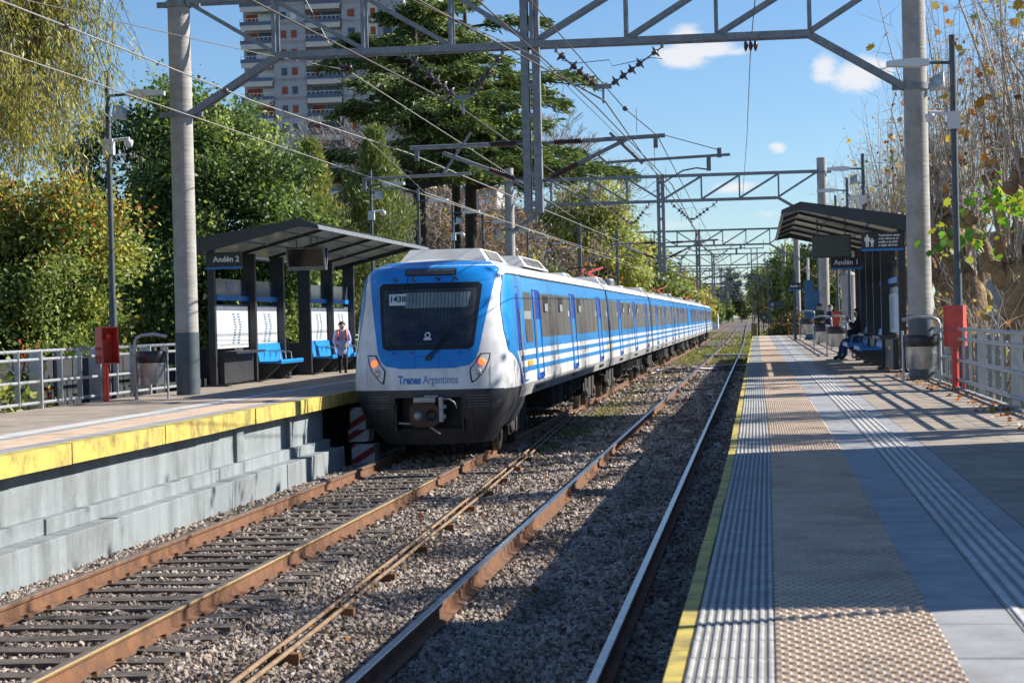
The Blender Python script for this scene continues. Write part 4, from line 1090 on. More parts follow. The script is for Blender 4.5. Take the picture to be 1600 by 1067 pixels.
wire('pale guy wire running across in front of the left pole to the apartment tower insulator', [W3(-40, -18, 33), W3(240, 47, 35), W3(400, 83, 36.2), W3(542, 110, 37.35)], .008, WP)
wire('pale feeder wire dropping from the small insulator behind the truss past the cedar', [W3(544, 111, 37.4), W3(780, 262, 58), W3(900, 342, 89)], .012, WP)
wire('short stay wire coming down from the truss to the small insulator on the left', [W3(471, -12, 37.3), W3(534, 105, 37.35)], .008, WP)
wire('dark feeder cable held by the left V of insulators', [W3(365, -14, 27), W3(717, 167, 37.4)] + [(-5.45 + d, y, 6.6) for y, d in far_], .017)
wire('dark feeder cable held by the right V of insulators', [W3(625, -15, 31), W3(945, 158, 37.4)] + [(-2.76 + d, y, 6.6) for y, d in far_], .016)
wire('messenger wire of the empty track, passing the end of the right cantilever', [W3(812, -18, 25.5), W3(975, 169, 33.5), W3(1027, 212, 37.4)] + [(-1.9 + d, y, 5.85) for y, d in far_], .011)
wire('contact wire of the empty track', [W3(730, -14, 17.5), W3(930, 165, 26), W3(1050, 289, 37.4)] + [(-2.0 + d, y, 5.0) for y, d in far_], .011)
wire('thin wire crossing steeply beside the drop mast', [W3(600, -20, 29), W3(840, 90, 33), W3(1027, 272, 44), W3(1100, 380, 72)], .008)
wire('thin pale signal wire hanging from the small insulator right of the mast', [W3(1181, -14, 37.2), W3(1173, 72, 37.4), W3(1167, 215, 60), W3(1160, 312, 89)], .009)
for (x0, y0, Ya, x1, y1, Yb, lb) in ((994, 170, 35, 995, 208, 37.0, 'short dropper wire under the right cantilever'), (880, 135, 36, 878, 180, 36.2, 'crooked dropper wire just right of the drop mast'), (1022, 215, 37.4, 1023, 262, 37.6, 'thin dropper between messenger and contact wire')):
    wire(lb, [W3(x0, y0, Ya), W3(x1, y1, Yb)], .005)
for y0_ in (55, 70):
    pass
# droppers
t = thing('dropper_wires', 'thin vertical droppers between the messenger and contact wires beyond the nearest portal', 'overhead wire')
for i, y in enumerate(np.arange(45, 200, 9.0)):
    for xx in (-1.95, -6.0): MB().tube([(xx, y, 5.02), (xx, y, 5.85)], .005, 3).build('dropper', MT['wire'], t)
# small insulators at (540,108) and (1173,75); clamp balls on the wires
for (x, y, Yq, lb) in ((541, 108, 37.4, 'small brown insulator at the knot of wires left of the cedar'), (1173, 72, 37.4, 'small insulator under the truss on its own, right of the drop mast')):
    c = W3(x, y, Yq); t = thing('line_insulator', lb, 'insulator', c)
    for k in (-1, 0, 1): o = MB().lathe([(0, -.04), (.07, -.03), (.12, 0), (.05, .03), (0, .05)], 10).build('disc', MT['porc'], t, (k * .09, 0, 0)); o.rotation_euler = (0, R(90), 0)
for (x, y, Yq, lb) in ((352, 142, 28, 'dark clamp on the pale wire above the left pole strut'), (102, 41, 23.5, 'dark clamp on the pale wire at the top left'), (498, 194, 33, 'dark clamp on the pale wire over the green tree'), (977, 170, 33.5, 'round clamp on the messenger wire right of the mast')):
    c = W3(x, y, Yq); o = MB().lathe([(0, -.045), (.04, -.03), (.05, 0), (.04, .03), (0, .045)], 10).build('wire_clamp', MT['porc_grey'], None, c); tag(o, lb, 'wire clamp')

# slim steel masts beside the line far away
for i, (x, y, h) in enumerate(((-9.2, 105, 7.6), (-8.8, 128, 8.2), (-9.0, 171, 8.5), (-8.6, 230, 8.5), (-9.0, 290, 9), (1.0, 300, 8), (1.4, 236, 9.0))):
    t = MB().box(x - .09, x + .09, y - .09, y + .09, -.3, h).box(x - .5, x + .5, y - .04, y + .04, h - .5, h - .42).build('steel_mast', MT['galv_dark']); tag(t, f'slim steel mast beside the line, number {i + 1} counting the distant masts' if False else ['slim steel mast left of the train near its middle', 'slim steel mast left of the train behind the second portal', 'slim steel mast left of the line before the fourth portal', 'slim steel mast left of the line between the fourth and fifth portals', 'slim steel mast left of the line, far off', 'slim steel mast right of the line, farthest away', 'slim steel mast right of the line beyond the platform end', 'slim steel mast standing between the tracks beyond the second portal', 'slim steel mast between the tracks, before the fourth portal'][i], 'mast')
t = thing('signal_lattice_mast', 'grey lattice mast with a ladder, right of the line beyond the platform end', 'mast', (-.1, 205, 0))
MB().box(-.35, -.25, -.1, .1, -.3, 9.3).box(.25, .35, -.1, .1, -.3, 9.3).build('mast_leg', MT['galv_dark'], t)
for k in range(15): MB().beam((-.3, 0, .3 + k * .6), (.3, 0, .3 + k * .6 + (.5 if k % 2 else 0)), .05, .06).build('rung', MT['galv_dark'], t)
MB().box(-1.0, 1.0, -.05, .05, 9.3, 9.4).box(-1.0, -.95, -.05, .05, 9.3, 10.2).box(.95, 1.0, -.05, .05, 9.3, 10.2).build('cross_arm', MT['galv_dark'], t)

# ================================================================== SHELTERS
def shelter(side, Ys, Xb, label, bays_bench, infopanel):
    """side -1: left platform (opens to +x); side +1: right platform (opens to -x). Posts at Ys, back line at Xb"""
    q = -side          # direction from the back line to the track
    t = thing('platform_shelter', label, 'platform shelter', (Xb, Ys[0], 1.2))
    def X(a): return q * a
    ymax = Ys[-1] - Ys[0]
    def bx(mb, a, b, *r, mi=0): xa, xb = sorted((X(a), X(b))); return mb.box(xa, xb, *r, mi)
    for i, y in enumerate(Ys):
        yy = y - Ys[0]
        bx(MB(), -.15, .17 if i else .0, yy - .07, yy + .07, 0, 2.98).build('post', MT['black'], t)
        bx(MB(), -.24, .28, yy - .13, yy + .13, 0, .04).build('base_plate', MT['black'], t)
    # roof: back low, rising to a ridge near the track, then a short falling lip
    prof = [(-.30, 2.98), (1.95, 3.56), (2.32, 3.42)]
    yA, yB = -.15, ymax + .25
    for (a, b) in ((0, 1), (1, 2)):
        n = len(Ys) - 1
        for k in range(n):
            y0 = yA + (yB - yA) * k / n; y1 = yA + (yB - yA) * (k + 1) / n
            (a0, z0), (a1, z1) = prof[a], prof[b]; th = .025
            mb = MB(); mb.add([(X(a0), y0 + .03, z0), (X(a1), y0 + .03, z1), (X(a1), y1 - .03, z1), (X(a0), y1 - .03, z0), (X(a0), y0 + .03, z0 + th), (X(a1), y0 + .03, z1 + th), (X(a1), y1 - .03, z1 + th), (X(a0), y1 - .03, z0 + th)],
                [(0, 3, 2, 1), (4, 5, 6, 7), (0, 1, 5, 4), (1, 2, 6, 5), (2, 3, 7, 6), (3, 0, 4, 7)])
            mb.build('roof_panel', MT['roofglass'], t)
    n = (len(Ys) - 1) * 1
    for k in range(1, n + 1):
        y = yA + (yB - yA) * k / n
        MB().beam((X(-.2), y, 2.96), (X(1.95), y, 3.52), .06, .07).beam((X(1.95), y, 3.52), (X(2.32), y, 3.38), .05, .06).build('rafter', MT['black'], t)
    for a, z in ((.5, 3.15), (1.3, 3.36)):
        MB().box(min(X(a - .02), X(a + .02)), max(X(a - .02), X(a + .02)), yA, yB, z, z + .05).build('purlin', MT['galv'], t)
    bx(MB(), 2.30, 2.35, yA, yB, 3.36, 3.45).build('front_gutter', MT['galv'] if side < 0 else MT['fascia'], t)
    # dark end fascia facing the camera and the far one
    for y in (yA - .05, yB):
        pl = [(X(-.42), 2.86), (X(1.95), 3.42), (X(2.38), 3.36), (X(2.36), 3.44), (X(1.97), 3.60), (X(-.42), 3.22)]
        MB().prism(pl, y, y + .05).build('end_fascia', MT['fascia'], t)
    bx(MB(), -.46, -.40, yA, yB, 2.9, 3.22).build('rear_fascia', MT['fascia'], t)
    for i in range(len(Ys) - 1):
        y0 = Ys[i] - Ys[0] + .08; y1 = Ys[i + 1] - Ys[0] - .08
        if (i, 'open') in infopanel: continue
        bx(MB(), -.02, .0, y0, y1, 2.0, 2.36).build('name_panel', MT['darkglass'], t)
        bx(MB(), -.03, .02, y0, y1, 1.88, 1.995).build('blue_band', MT['bluestrip'], t)
        bx(MB(), -.02, .0, y0, y1, 1.66, 1.79).build('grey_band', MT['panelgrey'], t)
        pn = bx(MB(), -.02, .0, y0, y1, .82, 1.655).build('frosted_panel', MT['panel'], t)
        mb = MB()
        for row in range(12):
            for col in range(2):
                off = (1 - abs(row - 6) / 6) * .22; yc = (y0 + y1) / 2 - .1 + col * .42 - off * -1 + .0
                zc = .92 + row * .058
                mb.box(min(X(.003), X(.006)), max(X(.003), X(.006)), yc, yc + .12, zc, zc + .035); mb.box(min(X(.003), X(.006)), max(X(.003), X(.006)), yc + .15, yc + .19, zc, zc + .03)
        mb.build('chevron_pattern', MT['dotprint'], pn)
        if i in bays_bench:
            bx(MB(), .10, .62, y0 + .25, y1 - .1, .42, .47).build('bench_seat', MT['blue'], t, bevel=.015)
            bx(MB(), .58, .66, y0 + .25, y1 - .1, .40, .50).build('bench_front_edge', MT['blue'], t, bevel=.02)
            mb = MB(); mb.add([(X(.10), y0 + .25, .46), (X(.02), y0 + .25, .86), (X(.02), y1 - .1, .86), (X(.10), y1 - .1, .46), (X(.14), y0 + .25, .46), (X(.06), y0 + .25, .88), (X(.06), y1 - .1, .88), (X(.14), y1 - .1, .46)],
                              [(0, 1, 2, 3), (7, 6, 5, 4), (0, 4, 5, 1), (1, 5, 6, 2), (2, 6, 7, 3), (3, 7, 4, 0)])
            mb.build('bench_back', MT['blue'], t)
            nseat = 4; sw = (y1 - y0 - .35) / nseat
            for k in range(nseat + 1):
                yy = y0 + .25 + k * sw
                if 0 < k < nseat: MB().tube([(X(.12), yy, .5), (X(.12), yy, .72), (X(.48), yy, .66), (X(.50), yy, .47)], .012, 5).build('armrest', MT['galv'], t)
            for yy in (y0 + .4, y1 - .35):
                MB().prism([(X(.0), 0), (X(.18), 0), (X(.58), .36), (X(.58), .42), (X(.0), .42)], yy - .03, yy + .03).build('bench_support', MT['black'], t)
        else:
            bx(MB(), .0, .12, y0 + .1, y1 - .1, .05, .70).build('lower_board', MT['black'], t)
            bx(MB(), .10, .40, y0 + .1, y1 - .1, .70, .76).build('lean_rail', MT['black'], t)
    return t
YL = [42.3, 45.2, 48.0, 50.9, 53.7, 56.6]
SL = shelter(-1, YL, -11.7, 'black steel shelter with blue benches and glass roof on the left platform', (1, 3, 4), {(2, 'open')})
YR = [42.0, 45.0, 48.0, 51.0, 54.0, 56.5]
SR = shelter(1, YR, 2.93, 'black steel shelter with glass roof on the right platform beside the concrete pole', (1, 3), {(4, 'open')})
def sign(name, label, loc, w, h, lines, parent=None, extra=None, size=.13, poleh=None, strip=True, align='CENTER', tx=0, board=None):
    t = thing(name, label, 'sign', loc)
    MB().box(-w / 2, w / 2, 0, .06, 0, h).build('board', board or MT['black'], t)
    if strip: MB().box(-w / 2, w / 2, -.004, .05, -.045, -.003).build('blue_strip', MT['bluestrip'], t)
    for k, ln in enumerate(lines):
        zc = h / 2 + (len(lines) - 1) * size * .55 - k * size * 1.1
        text_mesh(ln, size, MT['letter'], 'lettering', t, (tx, -.004, zc), extrude=.002, align=align, bold=.004 if size > .1 else .002)
    return t
sign('platform_sign', 'black sign reading "Andén 2" at the near end of the left shelter', (-11.47, 42.22, 4.12 - .32), .80, .32, ['Andén 2'], size=.17, tx=.06)
sign('platform_sign', 'black sign reading "Andén 1" under the right shelter, behind the hanging screen', (2.15, 48.0, 3.55), .74, .24, ['Andén 1'], size=.17)
fs_ = sign('safety_sign', 'black sign with adult and child figures and four lines of text on the right shelter', (2.62, 41.85, 3.78), .86, .34, ['Tomá de la mano', 'a los niños en el', 'andén y al subir', 'o bajar del tren'], size=.062, align='LEFT', tx=-.08)
mb = MB()      # the two figures
def fig(mb, x, z, h):
    n = 10; r = h * .095
    mb.add([(x + r * math.cos(2 * math.pi * k / n), -.008, z + h - r + r * math.sin(2 * math.pi * k / n)) for k in range(n)], [tuple(range(n))])
    for (a, b, c, d) in ((-.14, .14, .42, .80), (-.12, -.02, 0, .42), (.02, .12, 0, .42), (-.22, -.15, .45, .78), (.15, .22, .45, .78)):
        mb.add([(x + a * h, -.008, z + c * h), (x + b * h, -.008, z + c * h), (x + b * h, -.008, z + d * h), (x + a * h, -.008, z + d * h)], [(0, 1, 2, 3)])
fig(mb, -.31, .04, .25); fig(mb, -.21, .04, .18); mb.build('figures', MT['letter'], fs_)
text_mesh('Wilde', .30, MT['letter'], 'station_name', SL, (.012, 1.35, 2.17), rot=Matrix.Rotation(R(90), 3, 'Z') @ Matrix.Rotation(R(90), 3, 'X'), squeeze=1.1)
MB().box(.001, .008, .5, 1.2, 1.93, 1.945).build('small_print', MT['letter'], SL)
# hanging screens
def screen(label, loc, w, h, double):
    t = thing('hanging_screen', label, 'screen', loc)
    if double:
        for s in (-1, 1):
            a = R(20) * s
            mb = MB(); y0 = s * .02
            # two screens leaning apart in a V, open end faces the track
            mb.prism([(s * .02, 0), (s * .07, 0), (s * .27, h), (s * .20, h)], -w / 2, w / 2, plane='YZ'); mb.build('screen_case', MT['galv'], t)
            mb = MB(); mb.prism([(s * .075, .03), (s * .08, .03), (s * .27, h - .03), (s * .262, h - .03)], -w / 2 + .04, w / 2 - .04, plane='YZ'); mb.build('display', MT['screen'], t)
        for x in (-.25, .1, .25): MB().tube([(x, 0, h), (x, 0, h + .28)], .012, 5).build('hanger', MT['black'], t)
        MB().box(-w / 2, w / 2, -.2, .2, h - .01, h + .02).build('top_plate', MT['black'], t)
    else:
        MB().box(-w / 2, w / 2, 0, .12, 0, h).build('screen_case', MT['black'], t, bevel=.01)
        MB().box(-w / 2 + .03, w / 2 - .03, -.004, .01, .03, h - .03).build('display', MT['screen'], t)
        MB().box(-w / 2, -w / 2 + .015, -.006, .125, 0, h).build('edge_trim', MT['galv'], t)
        for x in (-.3, .3): MB().tube([(x, .06, h), (x, .06, h + .35)], .015, 5).build('hanger', MT['black'], t)
    return t
screen('pair of grey information screens leaning in a V under the left shelter roof', (-10.52, 46.2, 3.79), .92, .52, True)
screen('black information screen hanging under the right shelter roof', (1.66, 44.0, 3.68), .84, .50, False)
# second platform sign far down, dark blue totem, wall sign at the platform end
sg = sign('platform_sign', 'small black "Andén 1" sign on a pole, far down the right platform', (1.95, 100, 3.72), .72, .32, ['Andén 1'], size=.15)
MB().box(-.12, .02, .06, .16, -2.52, .9).build('sign_post', MT['pole_dark'], sg)
tt = thing('blue_totem', 'tall blue totem beside the concrete pole far down the right platform', 'totem', (2.75, 100, 1.2))
MB().box(-.36, .10, -.2, .2, 0, 2.95).box(.10, .40, -.18, .18, 0, 2.45).build('cabinet', mat('totem_blue', (.045, .16, .30), .5, nscale=2), tt); MB().box(-.40, .44, -.24, .24, 0, .08).build('plinth', MT['black'], tt)
sg = sign('wall_sign', 'dark blue sign with a round emblem at the end of the right platform', (1.32, 131.5, 2.98), .92, .38, [], strip=False, board=MT['signnavy'])
text_mesh('Salida', .17, MT['letter'], 'lettering', sg, (.12, -.006, .19), extrude=.001) if False else None
MB().box(-.08, .36, -.006, -.001, .20, .235).box(-.08, .36, -.006, -.001, .14, .165).build('small_print', MT['panelgrey'], sg)
mb = MB(); mb.add([(-.28 + .10 * math.cos(2 * math.pi * k / 14), -.006, .19 + .10 * math.sin(2 * math.pi * k / 14)) for k in range(14)] + [(-.28 + .06 * math.cos(2 * math.pi * k / 14), -.006, .19 + .06 * math.sin(2 * math.pi * k / 14)) for k in range(14)], [(k, (k + 1) % 14, (k + 1) % 14 + 14, k + 14) for k in range(14)])
mb.build('emblem', MT['letter'], sg)
# black signal post with a diamond board
t = thing('signal_post', 'black post with a small diamond board at the end of the right platform', 'signal post', (.12, 126, 0))
MB().box(-.06, .06, -.06, .06, -.3, 3.95).build('post', MT['black'], t); MB().prism([(.0, 2.35), (.35, 2.68), (.7, 2.35), (.35, 2.02)], -.09, -.065).build('diamond_board', MT['signnavy'], t)
mb = MB().prism([(.25, 2.30), (.35, 2.46), (.45, 2.30), (.35, 2.24)], -.10, -.091); mb.build('board_mark', MT['railyellow'], t)
t = thing('straw_screen', 'ochre cane screen standing at the corner of the platform end', 'screen'); MB().box(-.35, .0, 127, 127.2, -.3, 2.0).build('reed_mat', mat('reed', (.36, .23, .09), .9, nscale=30, streak=True), t)

# ================================================================== FENCES
def tube_fence(name, label, x, ys, zs, side, thick_every, t_off=0, flat=True):
    t = thing(name, label, 'railing', (x, ys[0], 1.2))
    L_ = ys[-1] - ys[0]
    for z in zs: MB().tube([(0, -.2, z), (0, L_ + .2, z)], .028, 8).build('rail', MT['rail_fence'], t)
    for i, y in enumerate(ys):
        yy = y - ys[0]
        if (i + t_off) % thick_every == 0: MB().box(-(.11 if side < 0 else .05) + side * .05, (.11 if side < 0 else .05) + side * .05, yy - .03, yy + .03, -.3, zs[0] + .0).build('post', MT['rail_fence'], t)
        else: MB().box(-(.045 if side < 0 else .020), (.045 if side < 0 else .020), yy - .012, yy + .012, zs[-1] - .03, zs[0] + .01).build('upright', MT['rail_fence'], t)
    return t
tube_fence('platform_railing', 'galvanised tube railing along the back of the left platform, near the red hose box', -11.9, np.arange(27.0, 41.6, 1.0), [.96, .82, .45, .10], -1, 3, 1)
tube_fence('platform_railing', 'galvanised tube railing at the back of the left platform beyond the shelter', -12.3, np.arange(60, 120, 1.5), [.96, .82, .45, .10], -1, 3)
tube_fence('platform_railing', 'galvanised tube railing along the back of the right platform, near the red hose box', 3.23, np.arange(22.2, 41.2, .98), [.96, .80, .46, .14], 1, 4)
tube_fence('platform_railing', 'galvanised tube railing at the back of the right platform beyond the shelter', 3.23, np.arange(60.0, 123, 1.5), [.96, .80, .46, .14], 1, 4)
# concrete-grey boards of the boundary fence seen through the right railing
t = thing('board_fence', 'fence of upright grey boards behind the right platform railing', 'fence', (3.62, 22, 0))
bmz = MB().box(-.035, .035, -.02, .02, .2, 2.06).mesh('board', MT['galv'])
for i in range(22): link('board', bmz, t, (random.uniform(-.01, .01), i * .9, random.uniform(-.015, .015)), random.uniform(-.1, .1))
MB().box(.012, .05, -.2, 20, 1.15, 1.22).build('fence_rail', MT['galv_dark'], t)
# dark sheet fence behind the left railing
t = thing('sheet_fence', 'dark metal sheet fence behind the left platform railing', 'fence', (-12.75, 20, 0))
bmz = MB().box(-.02, .02, .01, .96, .2, 2.02).mesh('sheet', MT['galv_dark'] if False else mat('dark_sheet', (.035, .038, .042), .7, nscale=4))
for i in range(42): link('sheet', bmz, t, (0, i * 1.0, 0))
for i in range(14): MB().box(.03, .09, i * 3.0 - .03, i * 3.0 + .03, .0, 2.1).build('fence_post', MT['galv_dark'], t)
# barred railing across the end of the right platform
t = thing('end_gate', 'tall black barred gate across the far end of the right platform', 'gate', (.3, 132, -.3))
for i in range(24): MB().box(i * .155, i * .155 + .022, 0, .03, 0, 3.6).build('bar', MT['black'], t)
MB().box(0, 3.6, .03, .06, .35, .42).box(0, 3.6, .03, .06, 2.3, 2.38).build('gate_rail', MT['black'], t)

# ================================================================== STREET FURNITURE
def lamp_post(x, y, side, label, h=6.3, extras=True, grp=None):
    t = thing('lamp_post', label, 'lamp post', (x, y, 1.2), 0, grp)
    MB().tube([(0, 0, -.9), (0, 0, 1.9)], .075, 10).build('lower_tube', MT['pole_dark'], t)
    MB().tube([(0, 0, 1.9), (0, 0, h)], .055, 10).build('upper_tube', MT['pole_dark'], t)
    MB().tube([(0, 0, h - .48), (side * .45, 0, h - .46)], .03, 6).build('arm', MT['pole_dark'], t)
    MB().prism([(side * .40, h - .50), (side * .62, h - .53), (side * 1.12, h - .50), (side * 1.12, h - .42), (side * .62, h - .38), (side * .40, h - .42)], -.13, .13).build('lamp_head', MT['lamp'], t)
    if extras:
        mb = MB(); mb.lathe([(.03, 0), (.05, .10), (.20, .28), (.21, .30), (.03, .12)], 4)
        o = mb.build('horn_speaker', MT['lamp'], t, (side * .10, -.02, h - .95)); o.rotation_euler = (R(35), R(55 * side), 0)
        MB().tube([(0, 0, h - 1.35), (side * .42, 0, h - 1.32)], .035, 8).box(-.10, .10, -.08, .08, h - 1.62, h - 1.32).build('camera_arm', MT['lamp'], t)
        MB().lathe([(0, -.10), (.07, -.08), (.09, 0), (.09, .05), (0, .06)], 12, (side * .40, 0, h - 1.40)).build('dome_camera', MT['lamp'], t)
    return t
lamp_post(-12.4, 37.45, 1, 'lamp post with loudspeaker and camera beside the red hose box on the left platform')
for i, y in enumerate((64, 73.2, 81.7, 90.8, 100, 109, 118, 127)):
    lamp_post(-12.4, y, 1, ['lamp post standing right behind the left shelter', 'second lamp post past the left shelter, in front of a cedar trunk', 'third lamp post past the left shelter, with a camera arm', 'fourth lamp post past the left shelter', 'fifth lamp post past the left shelter', 'sixth lamp post past the left shelter', 'seventh lamp post past the left shelter', 'farthest lamp post in the row on the left'][i], 6.3, i in (0, 2, 4, 6), 'lamp posts in a row behind the train')
lamp_post(3.45, 35.0, -1, 'black lamp post with loudspeaker and cameras behind the red box on the right platform', 6.0)
for i, (y, e) in enumerate(((64, 1), (75, 0), (86, 1), (99, 0), (112, 1))):
    lamp_post(3.45, y, -1, ['lamp post just beyond the right shelter, its head above the roof', 'second lamp post beyond the right shelter', 'third lamp post beyond the right shelter', 'fourth lamp post beyond the right shelter', 'fifth lamp post beyond the right shelter'][i], 6.3, bool(e), 'lamp posts along the right platform')

def hose_box(label, loc, flip):
    t = thing('hose_box', label, 'hose box', loc)
    s = flip
    # open-fronted red box on two legs, its top sloping
    pr = [(-.17, .72), (.17, .72), (.12, 1.30), (-.12, 1.30)]
    MB().prism([(-.20, .70), (.20, .70), (.17, 1.32), (-.14, 1.32)], -.16, -.14, plane='YZ').build('side_panel', MT['red'], t)
    MB().prism([(-.20, .70), (.20, .70), (.17, 1.32), (-.14, 1.32)], .14, .16, plane='YZ').build('side_panel', MT['red'], t)
    MB().box(-.14, .14, .15, .17, .70, 1.32).build('back_panel', MT['red'], t)
    MB().box(-.16, .16, -.20, .19, .68, .70).box(-.16, .16, -.15, .175, 1.32, 1.34).build('top_and_base', MT['red'], t)
    MB().lathe([(.03, 0), (.06, .02), (.06, .05), (.045, .08), (0, .09)], 12, (0, -.02, 1.14)).tube([(0, .15, 1.14), (0, -.02, 1.14)], .02, 6).build('valve', MT['red'], t)
    MB().tube([(0, .1, 0), (0, .1, .70)], .055, 10).build('riser_pipe', MT['red'], t)
    MB().box(-.13, -.08, -.12, -.08, 0, .70).build('leg', MT['red'], t)
    return t
hb = hose_box('open-fronted red hose box on red legs by the left railing', (-11.55, 34.5, 1.2), 1); hb.rotation_euler.z = R(38)
hb = hose_box('red hose box seen from behind by the right railing', (3.20, 33.0, 1.2), -1); hb.rotation_euler.z = R(165)
hb = hose_box('far red hose box on the right platform beyond the shelter', (3.12, 79.7, 1.2), -1); hb.rotation_euler.z = R(180)

def litter_bin(label, loc, rz=0, bent=1):
    t = thing('litter_bin', label, 'litter bin', loc, rz)
    MB().tube([(-.30, 0, 0), (-.30, 0, 1.05), (-.27, 0, 1.13), (-.18, 0, 1.17), (.05, 0, 1.19), (.30, 0, 1.14)], .032, 8).build('frame_tube', MT['rail_fence'], t)
    MB().tube([(.30, 0, .0), (.30, 0, .95)], .022, 8).build('second_tube', MT['rail_fence'], t)
    MB().lathe([(.24, .27), (.25, .28), (.26, .78), (.265, .80), (.25, .80), (.245, .30), (0, .29)], 20).build('drum', MT['steel'], t)
    MB().lathe([(.255, .66), (.272, .68), (.275, .86), (.262, .88), (.255, .84), (.23, .60), (0, .5)], 20).build('bin_liner', MT['bag'], t)
    return t
litter_bin('litter bin on a bent tube frame beside the left concrete pole', (-11.02, 35.4, 1.2))
b_ = litter_bin('big litter bin with a black liner in front of the right concrete pole', (2.83, 35.25, 1.2), R(180)); b_.scale = (1.05, 1.05, .98)
litter_bin('nearest of the three litter bins beyond the seated woman', (2.36, 60, 1.2), R(180))
litter_bin('middle of the three litter bins beyond the seated woman', (2.22, 68.5, 1.2), R(180))
b_ = litter_bin('blue-grey litter bin beside the blue totem', (2.38, 95, 1.2), R(180)); b_.scale = (1.2, 1.2, 1.2)
# white column behind the seated woman, dark car beyond the fence
t = thing('white_column', 'short pale concrete column behind the right platform', 'column', (3.75, 82, 0)); MB().tube([(0, 0, -.3), (0, 0, 4.0)], .30, 14).build('shaft', MT['concrete_pole'], t); MB().lathe([(.32, 4.0), (.20, 4.12), (.05, 4.18), (0, 4.18)], 14).build('cap', MT['concrete_pole'], t)
t = thing('utility_pole', 'slim white pole standing by the far end of the right platform', 'pole', (2.9, 112, 1.2)); MB().tube([(0, 0, 0), (0, 0, 4.4)], .07, 10).build('shaft', MT['white'], t)
def car_(label, loc, rz, paint):
    t = thing('parked_car', label, 'car', loc, rz)
    MB().prism([(-2.0, .35), (2.0, .35), (2.05, .8), (1.3, .95), (.7, 1.42), (-1.2, 1.45), (-1.9, 1.0), (-2.05, .8)], -.85, .85, plane='XZ').build('body', paint, t, bevel=.06)
    for s in (-1, 1):
        MB().prism([(1.15, .96), (.66, 1.36), (-1.1, 1.38), (-1.7, 1.0)], s * .86 - .005, s * .86 + .005, plane='XZ').build('side_window', MT['screen'], t)
        for x in (-1.3, 1.3): MB().lathe([(0, -.1), (.32, -.1), (.33, .1), (0, .1)], 16, (x, s * .78, .33), 0, 'Y').build('wheel', MT['bag'], t)
        MB().box(1.95, 2.06, s * .6 - .15, s * .6 + .15, .62, .76).build('headlight', MT['lamp'], t)
    return t
car_('dark parked car beyond the fence behind the right shelter', (5.3, 110, -.3), R(80), mat('car_dark', (.03, .035, .04), .25, coat=.5))
car_('dark parked car far away beyond the end of the train', (-12.5, 235, -.3), R(90), mat('car_dark_2', (.03, .03, .035), .25, coat=.5))

# single-storey station building just outside the picture on the right; its wall throws the broad shade over the near platform
t = thing('station_building', 'plain flat-roofed station building beside the right platform, its shadow falling across the tiles', 'building', (4.2, 10.7, 0))
MB().box(0, 6, 0, 9.3, -.3, 4.6).build('wall', MT['white'], t); MB().box(-.12, 6.1, -.1, 9.4, 4.6, 4.75).build('roof', MT['fascia'], t)
MB().box(-.03, .0, 2.2, 3.2, 1.2, 3.3).build('door', MT['fascia'], t)
for y in (4.6, 6.8): f = MB().box(-.03, 0, y, y + 1.2, 2.1, 3.3).build('window', MT['screen'], t)
t = thing('platform_light_mast', 'slim mast just outside the picture on the right whose shadow crosses the near tiles', 'mast', (3.35, 9.55, 1.2)); MB().tube([(0, 0, 0), (0, 0, 4.6)], .05, 8).build('tube', MT['pole_dark'], t)
